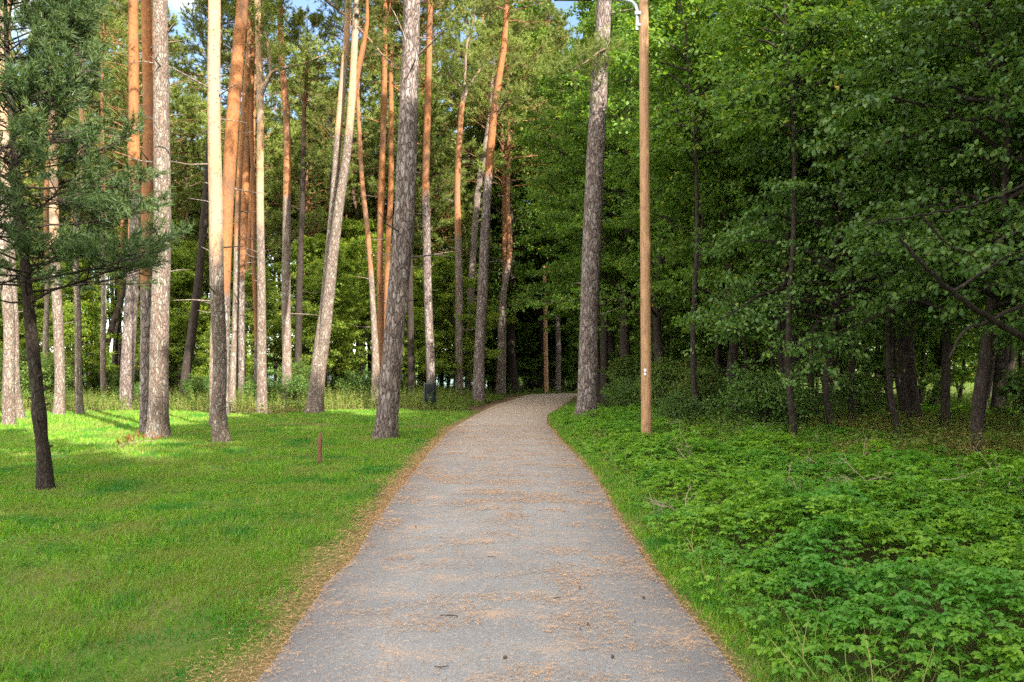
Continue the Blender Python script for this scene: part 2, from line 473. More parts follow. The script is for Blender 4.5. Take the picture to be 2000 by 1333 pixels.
def path_out(x, y):
    """distance outside the path edge (negative on the path)"""
    x = np.asarray(x, float); y = np.asarray(y, float)
    d = np.maximum(XL(y) - x, x - XR(y))
    d = np.where(y > 45.5, 1e3, d)
    cl = [((-.2 + 2.6) / 2, 44)] + [((a[0] + b[0]) / 2, (a[1] + b[1]) / 2) for a, b in TURN]
    best = np.full(x.shape, 1e3)
    for (ax, ay), (bx, by) in zip(cl[:-1], cl[1:]):
        vx, vy = bx - ax, by - ay; t = np.clip(((x - ax) * vx + (y - ay) * vy) / (vx * vx + vy * vy), 0, 1)
        best = np.minimum(best, np.hypot(x - ax - t * vx, y - ay - t * vy) - 1.5)
    return np.minimum(d, best)

def gz(x, y):
    """ground height"""
    x = np.asarray(x, float); y = np.asarray(y, float)
    o = np.clip(path_out(x, y) / 3, 0, 1)
    h = (fbm(x * .22 + 40, y * .22 + 40, 3, 3) - .5) * .22 * o
    lake = np.clip((y - 72 + np.abs(x + 12) * .25 * (x > -12)) / 14, 0, 1) * np.clip((-x + 6) / 14, 0, 1)
    h = h - 2.2 * lake
    return h

def build_path():
    ys = np.concatenate([np.linspace(-40, 3, 12), np.arange(3.2, 45.6, .25)])
    nc = 14
    rows = []
    for y in ys:
        a, b = XL(y), XR(y); wob = .03 if y > 3 else 0
        a += wob * (fbm(np.array([y * 2.3]), np.array([1.]), 5)[0] - .5) * 2; b += wob * (fbm(np.array([y * 2.3]), np.array([9.]), 6)[0] - .5) * 2
        t = np.linspace(0, 1, nc)
        rows.append(np.stack([a + (b - a) * t, np.full(nc, y), .012 + .03 * np.sin(pi * t)], 1))
    for a, b in TURN:
        t = np.linspace(0, 1, nc)[:, None]
        p = np.array(a)[None] * (1 - t) + np.array(b)[None] * t
        rows.append(np.concatenate([p, .012 + .03 * np.sin(pi * t)], 1))
    V = np.vstack(rows); n = len(rows)
    i = np.arange(n - 1)[:, None] * nc; j = np.arange(nc - 1)[None]
    Fc = np.stack([i + j, i + j + 1, i + nc + j + 1, i + nc + j], -1).reshape(-1, 4)
    lit = np.clip((V[:, 1] - 9) / 22, 0, 1) * .6
    u_ = np.clip((V[:, 0] - XL(V[:, 1])) / (XR(V[:, 1]) - XL(V[:, 1])), 0, 1); wear = np.clip(np.minimum(u_, 1 - u_) / .22, 0, 1)
    o = mk('path', V, Fc, M_asphalt, None, {'litter': lit, 'wear': wear}, True)
    tag(o, kind='structure')
build_path()

def lawn_edge(x):
    """distance at which the mown lawn gives way to weeds, left of the path"""
    return 28.3 + 1.2 * np.sin(x * .8) + np.clip((x + 9) / 5, 0, 1) * 1.5

def needle_strip(x, y):
    """fallen-needle strip crossing the lawn"""
    c = 22.6 + .1 * x + .5 * np.sin(x * .7)
    return np.clip(1.5 - np.abs(y - c) / .6 - 1.2 * vnoise(np.asarray(x) * 2., np.asarray(y) * 2., 12), 0, 1) * np.clip((x + 8.5) / 2, 0, 1) * (x < 0)

def build_ground():
    gx = np.concatenate([-np.geomspace(900, 26, 26), np.arange(-25, 25.01, .33), np.geomspace(26, 900, 26)])
    gy = np.concatenate([np.linspace(-120, -1, 20), np.arange(0, 36, .33), np.arange(36, 100, 1.2), np.geomspace(101, 1400, 24)])
    X, Y = np.meshgrid(gx, gy)
    x, y = X.ravel(), Y.ravel()
    V = np.stack([x, y, gz(x, y)], 1)
    nx = len(gx); ny = len(gy)
    i = np.arange(ny - 1)[:, None] * nx; j = np.arange(nx - 1)[None]
    Fc = np.stack([i + j, i + j + 1, i + nx + j + 1, i + nx + j], -1).reshape(-1, 4)
    o = path_out(x, y)
    left = x < XL(y)
    lawn = np.where(left, np.clip((lawn_edge(x) + 1 - y) / 2, 0, 1), np.clip(1.3 - o / .9, .35, 1))
    wid = np.where(left, .24, .06) * (0.5 + fbm(x * 1.3, y * 1.3, 8))
    lit = np.clip(1.25 - o / wid, 0, 1)
    lit = np.maximum(lit, needle_strip(x, y) * .8)
    g = mk('ground', V, Fc, M_ground, None, {'lawn': lawn, 'litter': lit}, True)
    tag(g, kind='structure')
build_ground()

m, nt, b, out = newmat('lake_water')
b.inputs['Base Color'].default_value = (.10, .16, .20, 1); b.inputs['Roughness'].default_value = .12
bp = N_(nt, 'ShaderNodeBump'); bp.inputs['Strength'].default_value = .25
nt.links.new(noise(nt, 1.5, 3), bp.inputs['Height']); nt.links.new(bp.outputs[0], b.inputs['Normal'])
wv = np.array([[-900, 74, -1.0], [9, 74, -1.0], [9, 1300, -1.0], [-900, 1300, -1.0]])
tag(mk('lake_water', wv, np.array([[0, 1, 2, 3]]), m), kind='structure')

# ------------------------------------------------------------------ scattering
def scatter(n, y0, y1, xl, xr):
    """n points with uniform area density between the curves xl(y), xr(y)"""
    ys = np.linspace(y0, y1, 200); w = np.maximum(xr(ys) - xl(ys), 0)
    y = rng.choice(ys, n, p=w / w.sum()) + rng.uniform(-.5, .5, n) * (y1 - y0) / 199
    x = xl(y) + (xr(y) - xl(y)) * rng.random(n)
    return x, y

def blades(x, y, h, w, lean=.45, rbias=0):
    n = len(x)
    P = np.stack([x, y, gz(x, y) - .004], 1)
    D = np.stack([rng.normal(0, lean, n), rng.normal(0, lean, n), np.ones(n)], 1)
    Nn = np.stack([rng.normal(0, 1, n), rng.normal(0, 1, n), np.zeros(n)], 1) + 1e-3
    r = np.clip(rng.random(n) * .92 + rbias, 0, 1); r = np.where(rng.random(n) < .06, .97, r)
    # two-step blade: foot, knee, tip
    tv = np.array([[-.5, 0, 0], [.5, 0, 0], [.40, .55, .05], [-.40, .55, .05], [0, 1, .30]])
    tf = np.array([[0, 1, 2], [0, 2, 3], [3, 2, 4]])
    return stamp((tv, tf), P, D, Nn, h, w, r)

parts = []
xl = lambda y: -(.74 * y + 3.5)
for (n, y0, y1, h, w) in ((135000, 1.6, 7, .055, .0052), (105000, 7, 12, .062, .0085), (105000, 12, 20, .068, .013), (100000, 20, 30.5, .08, .022)):
    x, y = scatter(n, y0, y1, xl, lambda y: XL(y) - .02)
    o = path_out(x, y)
    cl = fbm(x * 1.4, y * 1.4, 21)
    keep = (rng.random(n) < np.clip((o - .04 - .22 * fbm(x * 2.2, y * 2.2, 23) * (1 + (fbm(x * .6, y * .6, 24) > .52))) / .22, .03, 1) * np.clip((cl - .18) * 3.5, .45, 1)) & (y < lawn_edge(x) + 1)
    keep &= rng.random(n) > needle_strip(x, y) * .96
    x, y, cl = x[keep], y[keep], cl[keep]
    hh = h * (0.45 + .9 * rng.random(len(x))) * (.35 + 1.3 * fbm(x * 1.6, y * 1.6, 30))
    parts.append(blades(x, y, hh, np.full(len(x), w) * (.7 + .6 * rng.random(len(x)))))
# longer verge grass along the right edge of the path and round the pines
x, y = scatter(42000, 2.6, 34, lambda y: XR(y) - .0, lambda y: XR(y) + .55 + .02 * y)
x2, y2 = scatter(26000, 1.8, 11, lambda y: XR(y) - .0, lambda y: XR(y) + .55); x = np.concatenate([x, x2]); y = np.concatenate([y, y2])
o = path_out(x, y)
keep = rng.random(len(x)) < np.clip((o - .03) / .10, 0, 1) * np.clip((fbm(x * 2, y * 1.2, 33) - .25) * 3, 0.1, 1)
x, y = x[keep], y[keep]
parts.append(blades(x, y, (.07 + .10 * rng.random(len(x))) * np.clip(path_out(x, y) * 3, .5, 1), .004 + y * .0005, .5, .05))
V, Fc, R = join(parts)
tag(mk('grass', V, Fc, M_grass, None, {'rnd': R}), 'mown green lawn grass beside the asphalt path', 'grass', kind='stuff')

# clover and small weeds in the near lawn
n = 11000
x, y = scatter(n, 2.6, 13, xl, lambda y: XL(y) - .1)
keep = fbm(x * .8, y * .8, 44) > .50
x, y = x[keep], y[keep]; n = len(x)
k = 3
az = rng.random(n) * 6.28
P = np.repeat(np.stack([x, y, gz(x, y) + .02 + .03 * rng.random(n)], 1), k, 0)
az = np.repeat(az, k) + np.tile(np.arange(k) * 2 * pi / k, n)
D = np.stack([np.cos(az), np.sin(az), .15 + 0 * az], 1)
Nn = np.array([[0, 0, 1.]]) + rng.normal(0, .3, (n * k, 3))
s = np.repeat(.018 + .016 * rng.random(n), k)
V, Fc, R = stamp(LEAF4, P, D, Nn, s, s * .85, rng.random(n * k) * .9)
tag(mk('clover', V, Fc, M_cover, None, {'rnd': R}), 'small clover leaves scattered through the near lawn', 'clover', kind='stuff')

# ground cover of compound leaves, right of the path
def compound(x, y, hz, L, tpl, k=5, spread=1.0, tilt=.28):
    n = len(x)
    az0 = rng.random(n) * 6.28
    P0 = np.stack([x, y, gz(x, y) + hz], 1)
    out = []
    offs = np.linspace(-1.9, 1.9, k) * spread
    leanx = rng.normal(0, tilt, n); leany = rng.normal(0, tilt, n)
    r0 = rng.random(n)
    for a in offs:
        az = az0 + a
        D = np.stack([np.cos(az), np.sin(az), -.12 + rng.normal(0, .18, n)], 1)
        Nn = np.stack([leanx + rng.normal(0, .15, n), leany + rng.normal(0, .15, n), np.ones(n)], 1)
        Ln = L * (1 - .12 * abs(a)) * (.85 + .3 * rng.random(n))
        out.append(stamp(tpl, P0, D, Nn, Ln, Ln * .62, np.clip(r0 * .85 + rng.random(n) * .14, 0, 1)))
    return out
parts = []
xr_ = lambda y: .76 * y + 3.6
stems = Tubes()
for (n, y0, y1, L, tpl) in ((30000, 1.8, 8, .051, LEAF7), (32000, 8, 15, .065, LEAF4), (29000, 15, 27, .092, LEAF4)):
    x, y = scatter(n, y0, y1, lambda y: XR(y) + .10, xr_)
    o = path_out(x, y)
    cl = fbm(x * 1.1, y * 1.1, 51)
    keep = rng.random(n) < np.clip((o - .15) / .5, 0, 1) * np.clip((cl - .18) * 4, .15, 1)
    x, y, o, cl = x[keep], y[keep], o[keep], cl[keep]
    top = (.07 + .24 * np.clip((o - .1) / 1.2, 0, 1)) * (.55 + .9 * cl)
    top = top * (.55 + 1.1 * vnoise(x * 2.6, y * 2.6, 58))
    hz = top * (1 - .55 * rng.random(len(x)) ** 2)
    parts += compound(x, y, hz, L * (.7 + .6 * rng.random(len(x))), tpl, 5 if y0 < 15 else 4)
V, Fc, R = join(parts)
tag(mk('ground_cover', V, Fc, M_cover, None, {'rnd': R}), 'bright green leafy ground cover right of the path', 'ground cover', kind='stuff')

# weeds: left beyond the lawn, and on the forest floor
def weeds(n, y0, y1, a, b, h0, h1, L, keepf=None, k=7):
    x, y = scatter(n, y0, y1, a, b)
    keep = (path_out(x, y) > .45) & (fbm(x * .5, y * .5, 61) + rng.random(n) * .35 > .48)
    if keepf is not None: keep &= keepf(x, y)
    x, y = x[keep], y[keep]; n = len(x)
    hh = h0 + (h1 - h0) * rng.random(n) * fbm(x * .6, y * .6, 63) * 1.5
    hh = hh * np.clip(path_out(x, y) / 2.5, .25, 1)
    lx, ly = rng.normal(0, .25, n) * hh, rng.normal(0, .25, n) * hh
    out = []
    r0 = rng.random(n)
    for i in range(k):
        t = (i + .6) / k
        az = rng.random(n) * 6.28
        P = np.stack([x + lx * t, y + ly * t, gz(x, y) + hh * t], 1)
        D = np.stack([np.cos(az), np.sin(az), .35 + rng.normal(0, .3, n)], 1)
        Nn = np.array([[0, 0, 1.]]) + rng.normal(0, .45, (n, 3))
        Ln = L * (.7 + .6 * rng.random(n)) * (1.1 - .4 * t)
        out.append(stamp(LEAF4, P, D, Nn, Ln, Ln * .5, np.clip(r0 * .8 + rng.random(n) * .2, 0, 1)))
    P = np.stack([x, y, gz(x, y)], 1)
    out.append(stamp(NEEDLE, P, np.stack([lx, ly, hh], 1), rng.normal(0, 1, (n, 3)), hh * 1.05, np.full(n, .006 + .006 * (y0 > 20)), np.full(n, .95)))
    return out
parts = weeds(11000, 28.5, 46, lambda y: -(.76 * y + 1), lambda y: XL(y) - .6, .30, 1.15, .11, lambda x, y: y > lawn_edge(x) - .1, 9)
V, Fc, R = join(parts)
tag(mk('weeds', V, Fc, M_weeds, None, {'rnd': R}), 'tall weeds and grass beyond the far edge of the lawn', 'weeds', kind='stuff')
parts = weeds(15000, 46, 80, lambda y: -(.76 * y + 1), lambda y: .7 * y, .2, .9, .17, None, 5)
parts += weeds(16000, 12, 46, lambda y: np.maximum(XR(y) + 1.6, .24 * y + .6), lambda y: .76 * y + 1.5, .2, .75, .10, lambda x, y: path_out(x, y) > 2.2 + 1.2 * vnoise(x * .5, y * .5, 4))
V, Fc, R = join(parts)
tag(mk('undergrowth', V, Fc, M_leaf_bush, None, {'rnd': R}), 'low leafy undergrowth on the shaded forest floor', 'undergrowth', kind='stuff')

# taller mixed weeds and grass standing in the ground cover
parts = weeds(2600, 4, 13, lambda y: XR(y) + .5, lambda y: .76 * y + 1, .18, .45, .06, lambda x, y: fbm(x * .9, y * .9, 91) > .53, 8)
parts += weeds(5200, 12, 20, lambda y: XR(y) + 1.2, lambda y: .76 * y + 1, .25, .75, .075, lambda x, y: path_out(x, y) > 2.0, 9)
pd = weeds(6500, 11, 19, lambda y: .30 * y + 1.0, lambda y: .76 * y + 1, .25, .8, .07, lambda x, y: fbm(x * .7, y * .7, 97) > .40, 8)
V, Fc, R = join(pd)
tag(mk('dry_weeds', V, Fc, M_dryweed, None, {'rnd': R}), 'brownish half-dry weeds before the shaded wood', 'weeds', kind='stuff')
V, Fc, R = join(parts)
tag(mk('tall_weeds', V, Fc, M_weeds, None, {'rnd': R}), 'taller weeds standing in the ground cover before the wood', 'weeds', kind='stuff')
x, y = scatter(26000, 3, 20, lambda y: XR(y) + .3, lambda y: .76 * y + 1)
keep = (fbm(x * .8, y * .8, 95) > .56) | (rng.random(len(x)) < .10)
x, y = x[keep], y[keep]
V, Fc, R = blades(x, y, .14 + .30 * rng.random(len(x)), .004 + y * .0005, .45, .05)
tag(mk('long_grass', V, Fc, M_weeds, None, {'rnd': np.clip(R + .25 * (rng.random(len(x)) < .5).repeat(5), 0, 1)}), 'long yellowish grass blades among the ground cover', 'grass', kind='stuff')

# fallen needles on the asphalt and along its edges
n = 420000
x, y = scatter(n, 2.6, 22, lambda y: XL(y) - .75, lambda y: XR(y) + .2)
o = path_out(x, y)
cl = fbm(x * 2.2, y * 3.6, 71, 5)
pr = np.clip((cl - .50) * 6, .13, 1) * .42
pr = np.where(o > -.06, np.where(x < 0, np.clip(1.2 - np.maximum(o, 0) / (.15 + .65 * fbm(x * 1.7, y * 1.7, 25)), 0, 1), np.clip(1 - np.maximum(o, 0) / .09, 0, 1)) * .4, pr)
keep = rng.random(n) < pr * np.clip(9 / y, .3, 1)
x, y, o = x[keep], y[keep], o[keep]; n = len(x)
az = rng.random(n) * 6.28
zz = np.where(o < 0, .020 + .03 * np.sin(pi * np.clip((x - XL(y)) / (XR(y) - XL(y)), 0, 1)), gz(x, y) + .012) + .006 * rng.random(n)
L = .016 + .030 * rng.random(n)
tv = np.array([[-.5, 0, 0], [.5, 0, 0], [.5, .5, .05], [-.5, .5, .05], [.3, 1, 0], [-.3, 1, 0]])
tf = np.array([[0, 1, 2], [0, 2, 3], [3, 2, 4], [3, 4, 5]])
V, Fc, R = stamp((tv, tf), np.stack([x, y, zz], 1), np.stack([np.cos(az), np.sin(az), rng.normal(0, .06, n)], 1), np.array([[0, 0, 1.]]) + rng.normal(0, .2, (n, 3)),
                 L, .0012 + .00030 * y, rng.random(n))
tag(mk('fallen_needles', V, Fc, M_dry, None, {'rnd': R}), 'dry orange pine needles scattered over the asphalt path', 'pine needles', kind='stuff')

# ------------------------------------------------------------------ tree generators
def brush(P0, D, ln, n_each, nl, nw):
    """needles bristling round short twig ends: P0, D (m,3)"""
    m_ = len(P0)
    P = np.repeat(P0, n_each, 0); Dd = np.repeat(norm(D), n_each, 0); k = m_ * n_each
    t = rng.random(k)[:, None]
    rd = norm(rng.normal(0, 1, (k, 3)))
    Pn = P + Dd * t * ln
    Dn = norm(Dd * (.55 + .5 * t) + rd * .75)
    return stamp(NEEDLE, Pn, Dn, rng.normal(0, 1, (k, 3)), nl * (.7 + .6 * rng.random(k)), np.full(k, nw), np.clip(np.repeat(rng.random(m_), n_each) * .7 + rng.random(k) * .3, 0, 1))

def pine_crown(seed, H, R, nb, nl, nw, per, seg_sub=9, tufts=4, blen=.2, z0=0.0, shape=None, lr=1.0):
    """limbs and needles of a Scots pine crown; local z from z0 to z0+H"""
    global rng
    keep_rng = rng; rng = np.random.default_rng(seed)
    tb = Tubes(); TP = []; TD = []
    for i in range(nb):
        t = (i + rng.random()) / nb
        z = z0 + H * (.02 + .95 * t)
        prof = (1 - t ** 1.8) * (.55 + .6 * min(1, t * 3 + .3)) if shape is None else shape(t)
        ln = R * prof * (.65 + .6 * rng.random()) + .3
        az = i * 2.4 + rng.normal(0, .5); el = radians(8 + 35 * t + rng.normal(0, 10))
        n = 6; s = np.linspace(0, 1, n)
        hx = np.cos(az + .25 * rng.normal() * s) * s * ln * cos(el); hy = np.sin(az + .25 * rng.normal() * s) * s * ln * cos(el)
        hz = z + s * ln * sin(el) - .12 * ln * s ** 2 + .12 * ln * s ** 4 + np.cumsum(rng.normal(0, .03 * ln, n)) * .6
        Pb = np.stack([hx, hy, hz], 1); Pb[0] = (0, 0, z)
        r0 = (.012 + .018 * ln) * lr
        tb.add(Pb, r0 * (1 - .8 * s), 4, aval=np.full(n, .8))
        for q in range(seg_sub):
            u = .30 + .70 * (q + rng.random()) / seg_sub
            f = u * (n - 1); a = int(min(f, n - 2)); p = Pb[a] + (Pb[a + 1] - Pb[a]) * (f - a)
            d = norm(Pb[a + 1] - Pb[a]); side = (-1) ** q
            ll = (.25 + .38 * ln * (1.15 - u)) * (.7 + .6 * rng.random())
            sd = norm(np.array([-d[1], d[0], 0]) * side * .9 + d * .8 + np.array([0, 0, .25 + rng.normal(0, .2)]))
            e = p + sd * ll
            tb.add(np.array([p, (p + e) / 2 + rng.normal(0, .04, 3), e]), np.array([.010, .007, .004]), 3, aval=np.full(3, .8))
            for w in range(tufts):
                v = .35 + .65 * (w + 1) / tufts
                q0 = p + sd * ll * v
                dd = norm(sd + rng.normal(0, .55, 3) + np.array([0, 0, .3]))
                TP.append(q0); TD.append(dd)
    TP = np.array(TP); TD = np.array(TD)
    ned = brush(TP, TD, blen, per, nl, nw)
    rng = keep_rng
    return tb.arrays(), ned

def leafy_crown(seed, H, z0, R, nb, L, per, nsub=9, ntw=5, tpl=LEAF4, shape=None, droop=.25, el0=25, trunk_r=None, lean=0, wob=.25, flat=.5):
    """trunk + limbs and leaves of a broadleaf tree"""
    global rng
    keep_rng = rng; rng = np.random.default_rng(seed)
    tb = Tubes()
    ns = 9; zz = np.linspace(0, H * .97, ns)
    tx = np.cumsum(rng.normal(0, wob, ns)) * .6 + lean * zz / H; ty = np.cumsum(rng.normal(0, wob, ns)) * .6
    tx -= tx[0]; ty -= ty[0]
    T = np.stack([tx, ty, zz], 1); tr = trunk_r or H * .012
    P, Rr = resample(T, tr * (1 - .88 * zz / H), .5)
    tb.add(P, Rr, 10, rough=.06, flare=.3, seed=seed)
    LP = []; LD = []; LN = []
    for i in range(nb):
        t = (i + rng.random()) / nb
        z = z0 + (H * .98 - z0) * t
        prof = (shape(t) if shape else math.sqrt(max(0, 1 - (t * 1.02 - .35) ** 2 / .46)))
        ln = max(.5, R * prof * (.7 + .5 * rng.random()))
        az = i * 2.4 + rng.normal(0, .45); el = radians(el0 + 25 * t + rng.normal(0, 9))
        c = np.array([np.interp(z, zz, tx), np.interp(z, zz, ty), z])
        c[2] -= ln * sin(el) * .35 if z > z0 + 1 else 0
        n = 6; s = np.linspace(0, 1, n)
        bend = rng.normal(0, .3)
        Pb = np.stack([c[0] + np.cos(az + bend * s) * s * ln * cos(el), c[1] + np.sin(az + bend * s) * s * ln * cos(el),
                       c[2] + s * ln * sin(el) - droop * ln * s ** 2], 1) + np.concatenate([np.zeros((1, 3)), rng.normal(0, .03 * ln, (n - 1, 3))])
        tb.add(Pb, (.008 + .014 * ln * (1 - .3 * t)) * (1 - .85 * s), 4)
        for q in range(nsub):
            u = .18 + .82 * (q + rng.random()) / nsub
            f = u * (n - 1); a = int(min(f, n - 2)); p = Pb[a] + (Pb[a + 1] - Pb[a]) * (f - a)
            d = norm(Pb[a + 1] - Pb[a]); side = (-1) ** q
            ll = (.3 + .42 * ln * (1.2 - u)) * (.6 + .7 * rng.random())
            sd = norm(np.array([-d[1], d[0], 0]) * side + d * .7 + np.array([0, 0, rng.normal(.05, .3)]))
            e = p + sd * ll + np.array([0, 0, -droop * .5 * ll])
            mid = (p + e) / 2 + np.array([0, 0, .06 * ll])
            tb.add(np.array([p, mid, e]), np.array([.009, .006, .003]), 3)
            for w in range(ntw):
                v = (w + .5 + .5 * rng.random()) / ntw
                q0 = p + (e - p) * v + np.array([0, 0, .04 * ll])
                s2 = (-1) ** w
                td = norm(np.cross(sd, [0, 0, 1]) * s2 * .9 + sd * .7 + rng.normal(0, .25, 3) - np.array([0, 0, droop * .6]))
                tl = (.18 + .28 * ll * (1.1 - v)) * (.7 + .6 * rng.random())
                tt = rng.random(per)[:, None]
                LP.append(q0 + td * tt * tl + rng.normal(0, .05 + L * .35, (per, 3)) * np.array([1, 1, flat]))
                LD.append(td * .8 + rng.normal(0, .6, (per, 3)) + np.array([0, 0, -droop]))
    LP = np.vstack(LP); LD = np.vstack(LD); k = len(LP)
    LN = np.array([[0, 0, 1.]]) + rng.normal(0, .5, (k, 3))
    Ls = L * (.65 + .6 * rng.random(k))
    ned = stamp(tpl, LP, LD, LN, Ls, Ls * .72, rng.random(k))
    rng = keep_rng
    return tb.arrays(), ned

class Template:
    """hidden from nothing: the first placement uses the template objects themselves"""
    def __init__(self, wood_name, wood, wmat, leaf_name, leaves, lmat):
        (V, Fc, a), (v2, f2, r2) = wood, leaves
        self.wood = mk(wood_name, V, Fc, wmat, None, {'org': a}, True)
        self.leaf = mk(leaf_name, v2, f2, lmat, None, {'rnd': r2})
        self.used = False
    def put(self, parent, loc=(0, 0, 0), rz=0, scale=None):
        if not self.used:
            self.used = True
            for o in (self.wood, self.leaf):
                o.parent = parent; o.location = loc; o.rotation_euler = (0, 0, rz)
                if scale is not None: o.scale = (scale,) * 3 if np.isscalar(scale) else scale
            return
        child(self.wood, parent, loc, rz, scale); child(self.leaf, parent, loc, rz, scale)

# pine crowns (upper, wide-spaced)
PC = []
for s_, H_, R_ in ((1, 6.5, 2.7), (2, 7.5, 3.1), (3, 8.5, 2.5)):
    w_, n_ = pine_crown(100 + s_, H_, R_, 58, .17, .026, 20, lr=.5)
    PC.append((Template('limbs', w_, M_bark_far, 'needles', n_, M_needles), H_))

# ------------------------------------------------------------------ individually placed pines
def px_pine(label, D, pts, H, org, mat=None, group=None, crown=0, step=.3, seg=14, flare=.3, extra=None, crown_scale=1.0, name='pine_tree', lowneedles=0):
    """pts: photo pixels (x, y, width) from the foot up; the stem then goes on to height H"""
    H = H + 3.2 if crown is not None else H; crown_scale *= .82
    base = W(pts[0][0], None, D, pts[0][1])
    b0 = np.array([base[0], D, float(gz(base[0], D)) - .05])
    P = []; R = []
    for (x, y, w) in pts:
        p = W(x, None, D, y); P.append(p); R.append(w * D / F / 2)
    P = np.array(P); P[0, 2] = b0[2]; R = np.array(R)
    P[1:-1, 1] += rng.normal(0, .06, len(P) - 2) if len(P) > 2 else 0
    # beyond the picture
    if P[-1, 2] < H - 1:
        d = (P[-1] - P[-2]) / (P[-1, 2] - P[-2, 2])
        for zt in np.linspace(P[-1, 2], H, 4)[1:]:
            dz = zt - P[-1, 2]
            P = np.vstack([P, P[-1] + d * dz * np.array([.6, .6, 1]) + np.array([rng.normal(0, .05), rng.normal(0, .05), 0])])
            P[-1, 2] = zt
            R = np.append(R, R[-1] * (.72 if zt < H else .25))
    Q, RR = resample(P, R, step)
    t = thing(name, label, 'pine tree', b0, 0, group)
    tb = Tubes(); z = Q[:, 2]
    seed = int(abs(pts[0][0])) % 97
    tb.add(Q - b0, RR, seg, rough=.035, flare=flare, seed=seed, aval=np.clip((z - org) / 2.5 + .5, 0, 1))
    sq = np.random.default_rng(seed + 3)
    for i in range(9 if D < 30 else 6):
        zq = sq.uniform(3, min(15, Q[-1, 2] - 2)); c = np.array([np.interp(zq, z, Q[:, k_]) for k_ in range(3)]) - b0
        az = sq.uniform(0, 6.28); l_ = sq.uniform(.12, .75) if i % 3 else sq.uniform(.7, 1.5); rr_ = float(np.interp(zq, z, RR)); d_ = np.array([cos(az), sin(az), sq.uniform(-.1, .5)])
        e1 = c + d_ * (rr_ + l_ * .5) + sq.normal(0, .03, 3); e2 = c + d_ * (rr_ + l_) + sq.normal(0, .06, 3)
        tb.add(np.array([c, c + d_ * rr_, e1, e2]), np.array([.022, .018, .012, .005]) * (1 + l_ * .4), 5, aval=np.zeros(4))
    tb.build('trunk', mat or M_bark, t)
    if crown is not None:
        tpl, hc = PC[crown % 3]
        top = Q[-1] - b0
        k = crown_scale
        tpl.put(t, (top[0], top[1], top[2] - hc * k * .97), rz=seed * .7, scale=k)
    if extra:
        for (poly, r0) in extra:
            bt = Tubes()
            E = np.array([W(x, None, D + dd, y) for x, y, dd in poly]) - b0
            E, er = resample(E, np.linspace(r0, r0 * .3, len(E)), .2)
            E = E + rng.normal(0, .012, E.shape)
            bt.add(E, er, 6, aval=np.full(len(E), .45))
            br_ = bt.build('branch', mat or M_bark, t)
            if r0 >= .035 and len(poly) > 2 and D > 26:
                q = np.random.default_rng(seed + len(poly)); m_ = 130
                ii = (len(E) * (.35 + .65 * q.random(m_))).astype(int).clip(0, len(E) - 1)
                PP = E[ii] + q.normal(0, .32, (m_, 3)) + np.array([0, 0, .12])
                v, f, r2 = brush(PP, q.normal(0, .5, (m_, 3)) + np.array([0, 0, .5]), .25, 18, .17, .026)
                mk('needles', v, f, M_needles, br_, {'rnd': r2})
    return t

px_pine('large grey-barked pine leaning right beside the left edge of the path, behind the red stake', base_D(857), [(752, 857, 44), (758, 800, 42), (768, 680, 40), (779, 560, 40), (790, 430, 40), (796, 250, 37), (801, 100, 34), (805, 0, 32)], 21, 13, M_bark, seg=40, step=.09, crown=0, flare=.38,
        extra=[([(818, 105, 0), (840, 85, -.2), (872, 54, -.4)], .03), ([(797, 135, 0), (786, 60, -.2), (760, 10, -.3)], .025)])
px_pine('dark scaly-barked pine standing right of the path, left of the near wooden lamp post', base_D(827), [(1143, 827, 42), (1147, 770, 38), (1151, 640, 37), (1156, 480, 37), (1163, 300, 35), (1173, 120, 31), (1180, 0, 29)], 21, 16, M_bark, seg=36, step=.12, crown=1, flare=.42,
        extra=[([(1188, 90, -.2), (1160, 110, -1.0), (1115, 140, -1.6)], .035)])
px_pine('pine with a straight pale scaly trunk, right of the close pair at the left lawn', base_D(860), [(308, 860, 42), (310, 800, 37), (313, 640, 34), (315, 450, 32), (315, 250, 30), (313, 0, 27)], 20, 11, M_bark_pale, seg=36, step=.12, crown=2, flare=.3,
        extra=[([(331, 62, 0), (337, 52, -.1), (343, 47, -.2)], .035), ([(331, 83, 0), (345, 82, -.1), (357, 79, -.2)], .02), ([(331, 228, 0), (345, 226, .1), (360, 223, .2)], .015)])
px_pine('pine with a bright orange trunk, left of the close pair at the left lawn', base_D(851), [(286, 851, 26), (287, 780, 24), (288, 600, 23), (289, 420, 22), (287, 220, 22), (286, 0, 20)], 19.5, 3.8, M_bark, seg=24, step=.15, crown=0, flare=.15)
px_pine('pine whose sunlit upper trunk is almost white, on the lawn right of the close pair', base_D(868), [(433, 868, 30), (430, 800, 27), (427, 700, 26), (424, 560, 27), (421, 400, 26), (420, 200, 24), (419, 0, 23)], 19, 4.2, M_bark_pale, seg=32, step=.12, crown=1, flare=.28)
px_pine('thin pine trunk half hidden behind the almost white sunlit pine', base_D(832), [(414, 832, 10), (415, 700, 10), (418, 560, 10), (420, 400, 9), (421, 200, 8)], 15, 8, M_bark_far, crown=0, crown_scale=.7)
px_pine('thick leaning pine with vivid orange upper bark, just right of the almost white pine', base_D(812), [(434, 812, 22), (436, 700, 22), (438, 560, 22), (444, 400, 23), (456, 220, 25), (467, 80, 23), (474, 0, 22)], 19, 4.5, M_bark, seg=22, step=.2, crown=2)
px_pine('slim pine with a pale lower trunk between the thick orange pine and a darker stem', base_D(802), [(452, 802, 14), (455, 700, 13), (461, 572, 12), (466, 400, 11), (476, 220, 10), (484, 80, 9), (488, 0, 9)], 18, 6.5, M_bark_far, crown=0)
